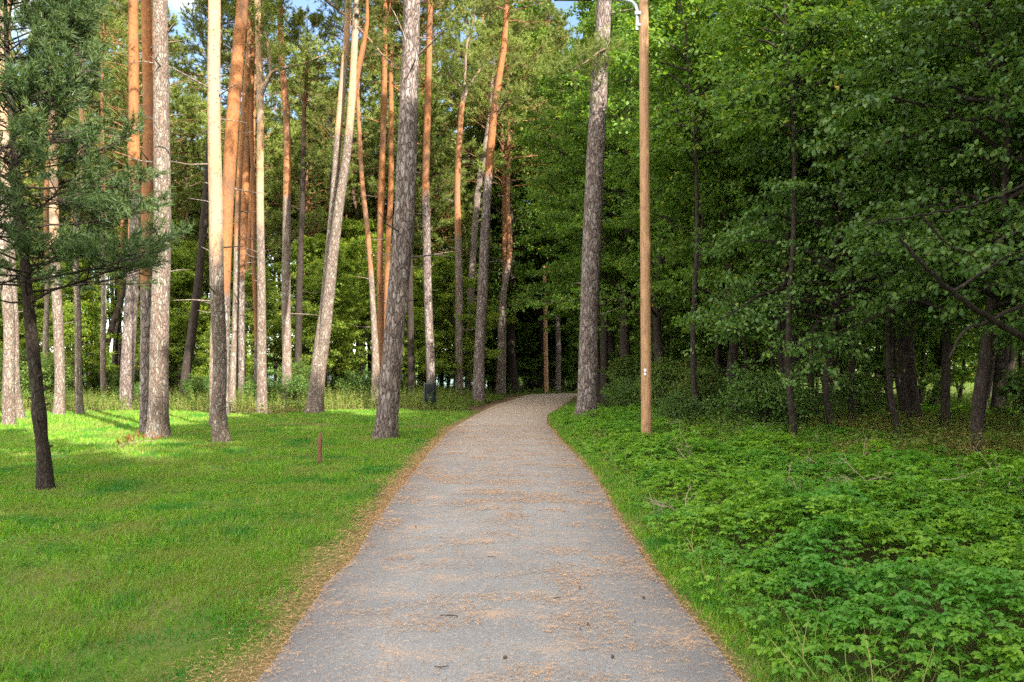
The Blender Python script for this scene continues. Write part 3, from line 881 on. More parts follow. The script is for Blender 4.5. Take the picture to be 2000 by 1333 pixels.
px_pine('dark slim pine stem in the weeds right of the slim pale one', base_D(790), [(472, 790, 13), (471, 700, 12), (472, 560, 13), (478, 400, 15), (486, 220, 14), (488, 120, 12), (484, 0, 11)], 19, 6, M_bark, crown=1)
px_pine('very thin pale pine stem directly right of the dark slim stem', base_D(780), [(480, 780, 6), (479, 700, 6), (483, 560, 8), (490, 400, 10), (497, 200, 9), (500, 60, 7)], 17, 6, M_bark_far, crown=2, crown_scale=.8)
px_pine('straight pale pine at the edge of the weeds with a limb forking right high up', base_D(807), [(512, 807, 21), (511, 700, 18), (511, 560, 16), (508, 400, 14), (508, 200, 13), (503, 0, 12)], 20, 7, M_bark_pale, seg=20, step=.2, crown=1,
        extra=[([(509, 188, 0), (517, 170, -.1), (531, 143, -.3), (560, 132, -.5), (600, 122, -.8), (640, 104, -1)], .10), ([(529, 145, -.3), (526, 110, -.2), (519, 60, 0), (516, 10, .1)], .07)])
px_pine('narrow orange pine stem hugging the left side of the straight pale pine', base_D(790), [(500, 790, 8), (500, 650, 7), (497, 500, 9), (495, 380, 9), (492, 240, 9), (494, 100, 8)], 19, 3, M_bark, crown=0, crown_scale=.8)
px_pine('medium pine with shadow-banded trunk standing in weeds between the pale pine and a dark stem', 33.0, [(559, 776, 20), (559, 700, 18), (558, 560, 17), (561, 400, 15), (559, 240, 13), (552, 120, 12), (546, 0, 11)], 20, 9, M_bark_far, seg=18, crown=0,
        extra=[([(545, -80, 0), (600, -28, -.6), (640, 4, -1.1), (680, 36, -1.5), (712, 68, -1.8), (745, 104, -2.1), (778, 134, -2.4)], .085)])
px_pine('dark crooked pine stem right of the shadow-banded pine', 36.0, [(581, 770, 14), (582, 660, 13), (586, 540, 12), (590, 420, 10), (593, 300, 9), (595, 190, 8)], 15, 12, M_bark_dark, crown=0, crown_scale=.8,
        extra=[([(592, 330, 0), (620, 318, -.3), (655, 305, -.6)], .04), ([(592, 360, 0), (615, 350, .3), (640, 325, .6)], .03)])
# the leaning double-stemmed pine
def twin():
    D = base_D(809)
    base = W(614, None, D, 809); b0 = np.array([base[0], D, float(gz(base[0], D)) - .05])
    t = thing('pine_tree', 'leaning pine splitting into two long stems, at the weeds beyond the lawn', 'pine tree', b0)
    def stem(pts, H, crown, sc=1.0, dy=0.0, nm='trunk'):
        P = np.array([W(x, None, D, y) for x, y, w in pts]); R = np.array([w * D / F / 2 for x, y, w in pts])
        P[:, 1] += dy * np.linspace(0, 1, len(P))
        if abs(P[0, 2]) < .4: P[0, 2] = b0[2]
        d = (P[-1] - P[-2]) / (P[-1, 2] - P[-2, 2])
        if H > P[-1, 2] + 1:
            P = np.vstack([P, P[-1] + d * (H - P[-1, 2]) * np.array([.5, .5, 1])]); R = np.append(R, R[-1] * .35)
        Q, RR = resample(P, R, .2)
        tb = Tubes(); tb.add(Q - b0, RR, 22, rough=.04, flare=.25 if abs(pts[0][1] - 809) < 2 else 0, seed=7, aval=np.clip((Q[:, 2] - 10.5) / 4 + .5, 0, 1))
        tb.build(nm, M_bark_pale if crown != 2 else M_bark, t)
        if crown is not None:
            tpl, hc = PC[crown]; e = Q[-1] - b0
            tpl.put(t, (e[0], e[1], e[2] - hc * sc * .97), rz=crown * 1.3, scale=sc)
    stem([(614, 809, 32), (624, 690, 27), (633, 600, 20), (640, 500, 16), (648, 400, 15), (657, 262, 14), (668, 120, 13), (676, 0, 12)], 23, 0, .8, .4)
    stem([(620, 780, 16), (632, 680, 22), (644, 570, 22), (652, 500, 20), (665, 400, 18), (680, 300, 16), (690, 190, 14), (697, 50, 12), (699, 0, 11)], 22, 1, .75, -.3, 'stem')
    stem([(684, 270, 8), (692, 195, 10), (703, 135, 11), (712, 100, 10), (720, 60, 8), (722, 20, 6), (722, -30, 5)], 18.5, 2, .45, -.6, 'branch')
twin()
px_pine('thin crooked pine leaning left in front of the bright orange pair', 34.0, [(734, 770, 20), (733, 700, 14), (728, 600, 11), (721, 480, 10), (709, 360, 9), (702, 260, 8), (698, 180, 7)], 15.5, 6, M_bark_far, crown=0, crown_scale=.75)
px_pine('vivid orange pine, left stem of the close orange pair behind the large grey pine', 35.0, [(741, 765, 13), (743, 640, 13), (742, 500, 13), (745, 380, 13), (749, 240, 12), (751, 110, 11), (752, 0, 9)], 21, .8, M_bark, seg=16, crown=1)
px_pine('orange pine, right stem of the close orange pair behind the large grey pine', 36.0, [(752, 765, 10), (754, 640, 11), (757, 500, 11), (763, 380, 11), (765, 260, 10), (763, 130, 9)], 19, 1.2, M_bark, crown=2, crown_scale=.9)
px_pine('dark pine trunk immediately right of the large grey pine', 37.0, [(803, 778, 14), (802, 640, 13), (800, 500, 12), (800, 380, 11), (803, 240, 10)], 18, 12, M_bark_dark, crown=0, crown_scale=.9)
px_pine('tall dark pine standing right behind the litter bin', 34.5, [(843, 792, 17), (840, 680, 17), (835, 560, 16), (833, 420, 15), (831, 350, 14), (836, 200, 13), (840, 0, 11)], 21, 9.5, M_bark, seg=18, crown=2)
px_pine('dark straight pine between the bin and the pale leaning pine', 43.0, [(896, 766, 17), (897, 640, 16), (896, 500, 14), (893, 380, 12), (897, 280, 11), (903, 200, 10)], 17, 9, M_bark_far, crown=None,
        extra=[([(901, 215, 0), (915, 170, 0), (935, 140, .3), (948, 112, .5)], .11), ([(902, 205, 0), (908, 150, .4), (912, 90, .6), (925, 40, .9), (930, -20, 1)], .10), ([(899, 170, 0), (880, 150, -.4), (868, 120, -.6)], .06)])
px_pine('pale pine leaning right behind the dark pine nearest the path bend', 47.0, [(914, 752, 14), (917, 640, 14), (924, 500, 13), (933, 380, 13), (944, 310, 12), (955, 240, 9)], 19, 25, M_bark_pale, crown=0)
px_pine('dark pine at the left path edge just before the bend, curving right higher up', base_D(789), [(935, 789, 24), (936, 700, 21), (943, 560, 20), (948, 440, 18), (955, 330, 16), (963, 240, 15), (972, 170, 13), (984, 90, 12), (990, 0, 10)], 21, 11, M_bark, seg=20, crown=1,
        extra=[([(965, 230, 0), (985, 200, -.3), (1000, 192, -.6), (1025, 190, -1)], .08)])
px_pine('slender brown pine left of the path, last stem before the bend', 50.0, [(983, 762, 10), (984, 640, 10), (985, 500, 9), (984, 380, 8), (982, 300, 7)], 21, 8, M_bark_far, crown=2)
px_pine('dark trunk showing just right of the scaly pine, in the shade', 34.0, [(1180, 765, 15), (1181, 600, 14), (1182, 400, 12), (1185, 250, 11)], 17, 40, M_bark_dark, crown=None)
px_pine('slender dark pine right of the distant lamp post', 58.0, [(1091, 757, 10), (1091, 640, 9), (1092, 540, 8), (1092, 440, 7)], 21, 13, M_bark_far, crown=0)
px_pine('pale pine trunk at the left border, behind the dark young pine', base_D(836), [(18, 836, 22), (20, 760, 21), (17, 640, 20), (12, 500, 19), (6, 320, 18), (2, 100, 17)], 19, 7, M_bark_pale, seg=20, crown=1)
px_pine('paler pine trunk half behind the one at the left border', base_D(822), [(38, 822, 18), (34, 740, 17), (28, 640, 16), (20, 500, 15), (14, 320, 13)], 18, 7, M_bark_pale, crown=2)
px_pine('pale reddish pine second right of the dark young pine, on the lawn edge', base_D(814), [(115, 814, 20), (113, 740, 18), (110, 620, 18), (106, 480, 17), (104, 300, 15)], 19, 6, M_bark_pale, seg=18, crown=0)
px_pine('slim pale pine with mossy foot at the lawn edge left of the thick reddish pine', base_D(812), [(156, 812, 14), (154, 740, 13), (151, 620, 12), (150, 480, 11), (157, 300, 10)], 18, 8, M_bark_pale, crown=1, crown_scale=.85)
px_pine('thick reddish pine standing in dry weeds, left of the close pair', base_D(800), [(248, 800, 28), (251, 740, 25), (256, 620, 24), (261, 480, 22), (263, 300, 20), (262, 120, 19), (260, 0, 17)], 20, 9, M_bark, seg=22, step=.2, crown=2)
px_pine('dark pine in deep weeds, leaning right beyond the lawn, left of the almost white pine', 36.0, [(355, 792, 18), (364, 720, 18), (378, 620, 17), (390, 520, 15), (402, 400, 14), (410, 260, 11)], 16, 18, M_bark_dark, crown=1, crown_scale=.8)
px_pine('thin brown pine behind the dark young pine trunk', 34.0, [(95, 790, 10), (92, 680, 10), (90, 560, 9), (92, 400, 9), (98, 240, 8)], 18, 6, M_bark_far, crown=2, crown_scale=.8)
px_pine('thin dark pine stem left of the thick reddish pine, in the weeds', 38.0, [(203, 785, 11), (202, 690, 10), (201, 560, 9), (203, 420, 8), (200, 280, 7)], 18, 9, M_bark_far, crown=0, crown_scale=.8)
px_pine('dark oak-like stem leaning far right behind the thick reddish pine', 42.0, [(186, 775, 13), (196, 720, 13), (208, 670, 12), (222, 630, 11), (236, 590, 9)], 9, 30, M_bark_dark, crown=None, name='leaning_tree', flare=.2)
px_pine('thick dark trunk in the far wood left of the crooked orange pair', 46.0, [(664, 752, 20), (661, 690, 18), (655, 620, 16), (652, 560, 14), (650, 480, 12)], 15, 30, M_bark_dark, crown=1, crown_scale=.8)
px_pine('thin reddish pine rising behind the top of the crooked dark stem', 52.0, [(748, 640, 7), (725, 560, 7), (712, 470, 7), (706, 400, 6)], 16, 4, M_bark_far, crown=2, crown_scale=.8) if False else None

# ------------------------------------------------------------------ young dark pine in front, left
def young_pine():
    D = base_D(957)
    pts = [(88, 957, 30), (86, 900, 24), (80, 850, 23), (76, 805, 27), (73, 770, 22), (64, 680, 22), (56, 600, 20), (45, 480, 17), (32, 340, 14), (20, 200, 11), (12, 60, 8)]
    base = W(88, None, D, 957); b0 = np.array([base[0], D, float(gz(base[0], D)) - .03])
    P = np.array([W(x, None, D, y) for x, y, w in pts]); R = np.array([w * D / F / 2 for x, y, w in pts]); P[0, 2] = b0[2]
    P = np.vstack([P, P[-1] + [-.1, .1, 1.6]]); R = np.append(R, .01)
    t = thing('young_pine', 'young dark pine with crooked trunk and dense needles in the left foreground', 'pine tree', b0)
    Q, RR = resample(P, R, .06)
    tb = Tubes(); tb.add(Q - b0, RR, 24, rough=.09, flare=.25, seed=3, aval=np.zeros(len(Q)))
    for (z, az, l) in ((.55, 1.0, .05), (.9, -1.2, .06), (1.12, .2, .07), (1.2, 3.0, .06), (1.5, -.6, .12), (1.7, 2.6, .2)):
        c = np.array([np.interp(z, Q[:, 2], Q[:, 0]), np.interp(z, Q[:, 2], Q[:, 1]), z]) - b0
        d = np.array([cos(az), sin(az), .25]); tb.add(np.array([c, c + d * (.07 + l * .5), c + d * (.08 + l)]), np.array([.028, .018, .008]), 6)
    tb.build('trunk', M_bark_dark, t)
    w_, n_ = pine_crown(901, 5.9, 1.38, 92, .10, .0115, 27, seg_sub=13, tufts=5, blen=.20, z0=2.35, lr=.42, shape=lambda t: 1.0 - .55 * t)
    # crown follows the leaning stem
    def follow(V):
        V = V.copy(); V[:, 0] += np.interp(V[:, 2], (Q - b0)[:, 2], (Q - b0)[:, 0]); V[:, 1] += np.interp(V[:, 2], (Q - b0)[:, 2], (Q - b0)[:, 1]); return V
    mk('limbs', follow(w_[0]), w_[1], M_bark_dark, t, {'org': w_[2] * 0}, True)
    mk('needles', follow(n_[0]), n_[1], M_needles_dark, t, {'rnd': n_[2]})
young_pine()

# a needle spray on the dark pine right of the path and a few more low pine boughs
def bough(parent, D, cx, cy, r, n, seedn, nm='needles'):
    global rng
    k_ = rng; rng = np.random.default_rng(seedn)
    b0 = np.array(parent.location)
    c = W(cx, None, D, cy)
    P = c + rng.normal(0, 1, (n, 3)) * np.array([r, r * .7, r * .55])
    d = rng.normal(0, .5, (n, 3)) + np.array([0, 0, .5])
    v, f, r_ = brush(P - b0, d, .25, 26, .13, .014)
    rng = k_
    mk(nm, v, f, M_needles, parent, {'rnd': r_})
pine_r = [o for o in C.objects if o.get('label', '').startswith('dark scaly-barked')][0]
bough(pine_r, 22.8, 1178, 100, .38, 110, 5)
bough(pine_r, 22.3, 1125, 130, .6, 150, 6)

# ------------------------------------------------------------------ background pines (own trunk and crown each)
def bg_pine_template(seed, H, r, org, crown_h, crown_r, mat, nw=.034, nbr=50, lean=.4):
    global rng
    k_ = rng; rng = np.random.default_rng(seed)
    zz = np.linspace(-.1, H, 9); tx = np.cumsum(rng.normal(0, .11, 9)) + lean * zz / H; ty = np.cumsum(rng.normal(0, .11, 9)); tx -= tx[0]; ty -= ty[0]
    Q, RR = resample(np.stack([tx, ty, zz], 1), r * (1 - .72 * zz / H), .6)
    tb = Tubes(); tb.add(Q, RR, 12, rough=.05, flare=.25, seed=seed, aval=np.clip((Q[:, 2] - org) / 2.5 + .5, 0, 1))
    # dead stubs
    for i in range(9):
        z = H * (.25 + .35 * rng.random()); az = rng.random() * 6.28; c = np.array([np.interp(z, zz, tx), np.interp(z, zz, ty), z])
        l = .5 + 1.2 * rng.random(); d = np.array([cos(az), sin(az), .15])
        tb.add(np.array([c, c + d * l * .5 + [0, 0, .05], c + d * l]), np.array([.03, .02, .008]), 4)
    rng = k_
    w_, n_ = pine_crown(seed + 50, crown_h, crown_r, nbr, .20, nw, 22, seg_sub=8, tufts=4, lr=.55)
    def sh(V):
        V = V.copy(); V[:, 0] += tx[-1] * .95; V[:, 1] += ty[-1] * .95; V[:, 2] += H - crown_h * .97; return V
    woodV, woodF, wooda = w_
    V, Fc, a = tb.arrays()
    tr = mk('trunk', V, Fc, mat, None, {'org': a}, True)
    lm = mk('limbs', sh(woodV), woodF, mat, None, {'org': wooda}, True)
    nd = mk('needles', sh(n_[0]), n_[1], M_needles, None, {'rnd': n_[2]})
    return [tr, lm, nd]
def place_set(objs, used, parent):
    for o in objs:
        if not used[0]:
            o.parent = parent
        else:
            child(o, parent)
    used[0] = True
BG = [(bg_pine_template(301, 20, .20, 7, 10, 3.5, M_bark_far, nbr=64), [False]), (bg_pine_template(302, 22, .17, 5, 11, 3.3, M_bark, nbr=66), [False]),
      (bg_pine_template(303, 17, .13, 9, 8, 2.6, M_bark_dark), [False]), (bg_pine_template(304, 14, .10, 6, 8, 2.0, M_bark_far, lean=1.0), [False])]
spots = []
r_ = random.Random(77)
def far_from(x, y, lst, d): return all((x - a) ** 2 + (y - b) ** 2 > d * d for a, b in lst)
tries = 0
while len(spots) < 70 and tries < 6000:
    tries += 1
    y = 45 + 33 * r_.random() ** .8; x = -.74 * y + (.74 * y + 6) * r_.random()
    if y > 74 and x < 0: y = 74 - 3 * r_.random()
    if float(path_out(x, y)) < 1.5 or not far_from(x, y, spots, 2.1): continue
    spots.append((x, y))
for (x, y) in spots:
    k = r_.choice([0, 1, 1, 2, 3, 3])
    s = .85 + .3 * r_.random()
    lab = {0: 'stout brown pine in the far wood beyond the lawn', 1: 'tall orange-barked pine in the far wood beyond the lawn', 2: 'dark thin pine in the far wood beyond the lawn', 3: 'small slender pine in the far wood beyond the lawn'}[k]
    t = thing('pine_tree', lab, 'pine tree', (x, y, float(gz(x, y))), r_.random() * 6.28, {0: 'stout brown pines of the far wood', 1: 'orange-barked pines of the far wood', 2: 'dark thin pines of the far wood', 3: 'small slender pines of the far wood'}[k], s * (1.22 if k < 3 else 1.1))
    place_set(BG[k][0], BG[k][1], t)

# thin bare-stemmed pines by the lake shore
grp = 'thin bare-stemmed pines by the lake'
lp = []; tries = 0
while len(lp) < 95 and tries < 5000:
    tries += 1
    y = 56 + 17 * r_.random(); x = -.72 * y + (.72 * y - 8) * r_.random()
    if far_from(x, y, lp, .9) and far_from(x, y, spots, .8): lp.append((x, y))
lake_t = None
for (x, y) in lp:
    t = thing('lakeside_pine', 'thin bare-stemmed pine standing by the lake', 'pine tree', (x, y, float(gz(x, y))), r_.random() * 6.28, grp, .8 + .45 * r_.random())
    if lake_t is None:
        q = np.random.default_rng(5); zz = np.linspace(-.1, 17, 9); tx = np.cumsum(q.normal(0, .10, 9)); ty = np.cumsum(q.normal(0, .1, 9)); tx -= tx[0]; ty -= ty[0]
        Q, RR = resample(np.stack([tx, ty, zz], 1), .13 * (1 - .7 * zz / 17), .8)
        tb = Tubes(); tb.add(Q, RR, 8, rough=.05, aval=np.clip((Q[:, 2] - 6) / 3 + .5, 0, 1)); a_ = tb.build('trunk', M_bark_far, t)
        w_, n_ = pine_crown(777, 6, 1.9, 34, .22, .045, 14, seg_sub=7, tufts=3, lr=.5)
        off = np.array([tx[-1], ty[-1], 11.0])
        b_ = mk('needles', n_[0] + off, n_[1], M_needles, t, {'rnd': n_[2]}); lake_t = (a_, b_)
    else:
        child(lake_t[0], t); child(lake_t[1], t)

# ------------------------------------------------------------------ broadleaf trees
def leafy_template(seed, **kw):
    lm = kw.pop('lmat', M_leaf); bm = kw.pop('bmat', M_bark_dark)
    (V, Fc, a), (v2, f2, r2) = leafy_crown(seed, **kw)
    return [mk('trunk', V, Fc, bm, None, {'org': a}, True), mk('crown', v2, f2, lm, None, {'rnd': r2})], [False]
TALL = [leafy_template(401, H=16, z0=3.2, R=3.9, nb=52, L=.125, per=17, nsub=9, ntw=5),
        leafy_template(402, H=18, z0=4.0, R=3.6, nb=56, L=.12, per=17, nsub=9, ntw=5, lean=.8),
        leafy_template(403, H=13, z0=2.6, R=3.3, nb=44, L=.115, per=17, nsub=9, ntw=5, lean=-.6)]
NEAR = [leafy_template(411, H=9.5, z0=2.3, R=3.3, nb=52, L=.085, per=11, nsub=10, ntw=6, tpl=LEAF7, lmat=M_leaf_near, droop=.38, el0=22, trunk_r=.10, flat=.35),
        leafy_template(412, H=8.5, z0=2.1, R=3.0, nb=48, L=.075, per=12, nsub=10, ntw=6, tpl=LEAF7, lmat=M_leaf_near, droop=.45, el0=20, trunk_r=.08, flat=.35)]
SMALL = [leafy_template(421, H=6.0, z0=.9, R=2.2, nb=34, L=.11, per=13, nsub=8, ntw=5, trunk_r=.06),
         leafy_template(422, H=4.2, z0=.5, R=1.7, nb=30, L=.095, per=13, nsub=8, ntw=4, trunk_r=.045)]
def leafy(tset, x, y, rz, s, label, group=None, cat='tree', name='broadleaf_tree'):
    t = thing(name, label, cat, (x, y, float(gz(x, y)) - .04), rz, group, s)
    place_set(tset[0], tset[1], t)
    return t

# front row of the wood right of the path
leafy(NEAR[0], 7.6, 12.6, .4, 1.0, 'broadleaf tree at the right, its grey-green boughs hanging over the ground cover')
leafy(NEAR[1], 6.9, 16.2, 2.1, 1.05, 'leafy tree with drooping boughs at the wood edge, right of the near lamp post')
leafy(NEAR[0], 10.0, 10.6, 3.3, 1.05, 'dark leafy tree at the right border, bare low boughs crossing before the wood')
leafy(NEAR[1], 10.6, 15.0, 5.0, 1.2, 'leafy tree standing second in from the wood edge, behind the right border tree')
leafy(TALL[2], 6.3, 21.5, .7, 1.0, 'broadleaf tree directly behind the near wooden lamp post')
leafy(TALL[0], 5.6, 28.0, 1.9, 1.0, 'bushy tree behind the dark scaly-barked pine right of the path')
grp = 'trees inside the wood right of the path'
wood = [(10.5, 20, 0), (8.8, 24.5, 1), (13.8, 17.5, 2), (14.5, 23, 0), (11.8, 28.5, 1), (8.3, 31.5, 2), (6.6, 35.5, 0), (17.5, 21, 1), (17.8, 27.5, 0), (14, 33, 2),
        (10.2, 37, 1), (19, 34, 1), (7.3, 42.5, 2), (12, 43, 0), (17, 41, 1), (23.5, 30, 0), (25, 38, 2)]
for (x, y, k) in wood:
    leafy(TALL[k], x, y, r_.random() * 6.28, .92 + .25 * r_.random(), 'broadleaf tree inside the dense wood right of the path', grp)
grp = 'leafy trees beyond the bend of the path'
for (x, y, k) in ((-1.5, 58, 2), (2.2, 61, 0), (6.5, 62, 1), (11, 63, 0), (-5.5, 60, 0), (-.5, 66, 1), (-9, 66, 2), (4.5, 70, 0), (16, 62, 2), (22, 52, 0), (-4, 72, 1), (10, 75, 0), (-12.5, 61, 0), (18, 72, 1)):
    leafy(TALL[k], x, y, r_.random() * 6.28, .95 + .3 * r_.random(), 'leafy tree beyond the bend of the path', grp)
LIGHT = [leafy_template(404, H=17, z0=3.5, R=3.8, nb=50, L=.14, per=16, nsub=9, ntw=5, lmat=M_leaf_sunlit), leafy_template(405, H=12, z0=4.2, R=3.2, nb=42, L=.13, per=15, nsub=9, ntw=5, lmat=M_leaf_sunlit, lean=.7)]
LOW = [leafy_template(406, H=7.5, z0=1.3, R=2.5, nb=36, L=.12, per=14, nsub=8, ntw=5, lmat=M_leaf_sunlit, trunk_r=.07), leafy_template(407, H=5, z0=.8, R=2.0, nb=30, L=.11, per=14, nsub=8, ntw=4, lmat=M_leaf_sunlit, trunk_r=.05)]
grp = 'small sunlit leafy trees just behind the front pines'
for (x, y, k, s) in ((-9.3, 39, 0, 1.0), (-17.5, 41, 0, 1.05), (-14.2, 38, 1, .8), (-22.5, 40, 1, 1), (-26.5, 43, 0, 1), (-5.6, 41.5, 1, 1), (-12, 43.5, 0, 1.2), (-20, 45, 0, 1.2), (-3.8, 45, 0, 1.1), (-29, 41, 1, .9)):
    leafy(LOW[k], x, y, r_.random() * 6.28, s, 'small sunlit leafy tree just behind the front pines', grp, 'small tree', 'small_tree')
grp = 'leafy trees among the pines left of the path'
for (x, y, k) in ((-18.5, 44, 1), (-23, 52, 0), (-9.5, 49, 1), (-34, 50, 0), (-8, 43, 1)):
    leafy(LIGHT[k], x, y, r_.random() * 6.28, .75 + .2 * r_.random(), 'leafy tree standing among the pines left of the path', grp)
SM_LATER = []
grp = 'yellow-green leafy trees behind the pines'
for (x, y, k, s) in ((-27, 48, 1, .9), (-38, 58, 1, 1.3), (-13, 62, 0, 1.25), (-16, 49, 1, .9), (-6, 55, 1, 1.1), (-9, 70, 0, 1.4), (-25, 66, 0, 1.35), (0, 68, 0, 1.4), (5, 60, 0, 1.35),
                     (-3, 51, 1, 1.0), (-17, 70, 0, 1.4), (-36, 46, 1, .85), (-11.5, 45, 1, .8), (-2, 76, 0, 1.5),
                     (-24, 42, 1, .65), (-18, 40.5, 1, .6), (-28, 43, 1, .7), (-13, 41, 1, .6), (-21, 47, 1, .8), (-33, 52, 1, .9), (1.5, 64, 0, 1.8), (-5, 48, 1, .75), (-8.5, 46.5, 1, .9)):
    leafy(LIGHT[k], x, y, r_.random() * 6.28, s, 'yellow-green leafy tree standing behind the pines', grp)
grp = 'tall leafy trees inside the bend of the path'
for (x, y, k, s) in ((4.9, 32, 1, 1.1), (4.4, 37.5, 0, 1.2), (5.6, 42, 1, 1.25), (9, 45.5, 0, 1.3), (2.5, 58, 1, 1.5), (7, 58.5, 0, 1.5), (13, 48, 1, 1.2), (.2, 54.5, 0, 1.75)):
    leafy(TALL[k], x, y, r_.random() * 6.28, s, 'tall leafy tree ' + ('behind the dark scaly-barked pine at the right path edge' if y < 35 else 'hanging over the right side of the path before the bend' if y < 40 else 'at the inner side of the path bend' if x < 6 and y < 45 else 'just behind the far end of the visible path' if x < 1 else 'behind the distant wooden lamp post' if x < 4 else 'right of and well behind the distant lamp post' if x < 8 else 'in the wood right of the path bend'), grp)
grp = 'low leafy trees closing the end of the path'
for (x, y, k, s) in ((3.5, 61, 0, .9), (5.5, 60, 1, 1.2), (.5, 57.5, 1, 1.2), (7.5, 62, 0, .9), (1.8, 64, 0, 1), (-2.5, 56.5, 1, 1.2), (10, 60.5, 1, 1.3), (4.5, 65, 0, 1.1), (-.8, 62, 0, 1), (8.5, 66, 0, 1.2), (2.5, 69, 0, 1.2)):
    SM_LATER.append((k, x, y, r_.random() * 6.28, s, 'low leafy tree closing the view at the end of the path', grp))
# tall thin dark stems in the wood at the right
grp = 'thin dark stems in the wood at the right'
thin = [False]
(Vt, Ft, at), lv = leafy_crown(431, H=12, z0=6.5, R=1.8, nb=22, L=.13, per=10, nsub=7, ntw=4, trunk_r=.075, wob=.22)
THIN = [mk('trunk', Vt, Ft, M_bark_dark, None, {'org': at}, True), mk('crown', lv[0], lv[1], M_leaf, None, {'rnd': lv[2]})]
pts = []
for i in range(600):
    y = 15 + 27 * r_.random(); x = max(4.6, .2 * y) + (.74 * y - max(4.6, .2 * y)) * r_.random()
    if float(path_out(x, y)) > 2.8 and far_from(x, y, pts, 1.5) and len(pts) < 70: pts.append((x, y))
for (x, y) in pts:
    t = thing('thin_tree', 'thin dark tree stem in the wood at the right', 'tree', (x, y, float(gz(x, y)) - .04), r_.random() * 6.28, grp, .7 + .7 * r_.random())
    place_set(THIN, thin, t)

# bare dead boughs reaching out of the right border tree
bt_ = [o for o in C.objects if o.get('label', '').startswith('dark leafy tree at the right border')][0]
def to_local(P, o):
    a = -o.rotation_euler[2]; q = (P - np.array(o.location)) / o.scale[0]
    return np.stack([q[:, 0] * cos(a) - q[:, 1] * sin(a), q[:, 0] * sin(a) + q[:, 1] * cos(a), q[:, 2]], 1)
for pl, r0 in (([(2010, 668, 0), (1930, 620, -.5), (1860, 570, -1), (1800, 512, -1.4), (1755, 470, -1.6)], .045), ([(2010, 590, 0), (1930, 628, -.3), (1880, 650, -.6), (1855, 700, -.7)], .03),
               ([(1860, 570, -1), (1905, 540, -1.1), (1960, 505, -1.2), (2010, 490, -1.3)], .022), ([(2005, 360, 0), (1900, 400, -.5), (1800, 420, -.9), (1690, 440, -1.2)], .022), ([(1800, 420, -.9), (1840, 470, -.8), (1900, 500, -.7)], .018)):
    E = np.array([W(px, None, 10.4 + dd, py) for px, py, dd in pl]); E, er = resample(E, np.linspace(r0, r0 * .35, len(E)), .12)
    E += rng.normal(0, .012, E.shape)
    tb = Tubes(); tb.add(to_local(E, bt_), er, 6); tb.build('bough', M_bark_dark, bt_)

# trees out of the frame whose shade falls on the path
grp = 'tall trees beside and behind the viewer'
for (x, y, k, s) in ((9.5, 5.0, 1, 1.2), (9.5, 1.6, 1, 1.25), (12.5, 1, 0, 1.25), (8.5, -1.5, 1, 1.2), (14, 8.5, 0, 1.15), (6.5, -6.5, 0, 1.15), (11, -5, 1, 1.1), (15, -3, 0, 1.2), (18, 5, 1, 1.2), (19, 12, 0, 1.2), (9, -11, 1, 1.15), (14, -10, 0, 1.2),
                     (3.8, -10.5, 2, 1.2), (19, -7, 1, 1.2), (23, 17, 0, 1.2), (5.5, -16, 0, 1.2), (23, 0, 0, 1.25), (10, -8, 0, 1.15), (7.5, -4, 2, 1.1)):
    leafy(TALL[k], x, y, r_.random() * 6.28, s, 'tall broadleaf tree beside the path near the viewer', grp)

for (k, x, y, rz, s, lab, g) in SM_LATER: leafy(SMALL[k], x, y, rz, s, lab, g, 'small tree', 'small_tree')

# ------------------------------------------------------------------ bushes
BUSH = [leafy_template(441, H=1.5, z0=.12, R=1.05, nb=30, L=.062, per=10, nsub=7, ntw=4, lmat=M_leaf_bush, trunk_r=.02, el0=35, wob=.08),
        leafy_template(442, H=1.0, z0=.06, R=.85, nb=26, L=.055, per=10, nsub=7, ntw=4, lmat=M_leaf_near, trunk_r=.015, el0=30, wob=.06),
        leafy_template(443, H=2.1, z0=.2, R=1.1, nb=30, L=.075, per=9, nsub=7, ntw=4, lmat=M_leaf_bush, trunk_r=.025, el0=40, wob=.12)]
leafy(BUSH[1], 4.1, 18.1, .3, .8, 'small dark bush at the foot of the near wooden lamp post', None, 'bush', 'bush')
leafy(BUSH[1], 5.6, 16.5, 1.3, 1.2, 'wide dark bush right of the lamp post, at the edge of the ground cover', None, 'bush', 'bush')
grp = 'bushes along the edge of the wood'
for (x, y, k, s) in ((5.1, 20, 2, .7), (6.3, 18.3, 1, 1), (4.9, 24, 0, 1.0), (4.0, 27, 1, 1), (4.7, 30.5, 2, .9), (8.8, 19.5, 2, .7), (5.4, 34.5, 2, .9), (4.8, 39, 2, 1.1), (13.4, 19.8, 2, .7), (6.7, 27, 2, .9)):
    leafy(BUSH[k], x, y, r_.random() * 6.28, s, 'bush in the shade along the edge of the wood', grp, 'bush', 'bush')
grp = 'bushes among the far weeds left of the path'
for i in range(34):
    y = 31.5 + 13 * r_.random(); x = -.72 * y + (.72 * y - 6) * r_.random()
    k = r_.choice([0, 0, 2, 1])
    leafy(BUSH[k], x, y, r_.random() * 6.28, .7 + .5 * r_.random(), 'bush among the far weeds left of the path', grp, 'bush', 'bush')
grp = 'small leafy trees low in the far wood'
for i in range(30):
    y = 50 + 22 * r_.random(); x = -.72 * y + (1.1 * y) * r_.random()
    if float(path_out(x, y)) < 2.5 or x < -9: continue
    leafy(SMALL[i % 2], x, y, r_.random() * 6.28, .8 + .5 * r_.random(), 'small leafy tree low in the far wood', grp, 'small tree', 'small_tree')
grp = 'small leafy trees low in the wood at the right'
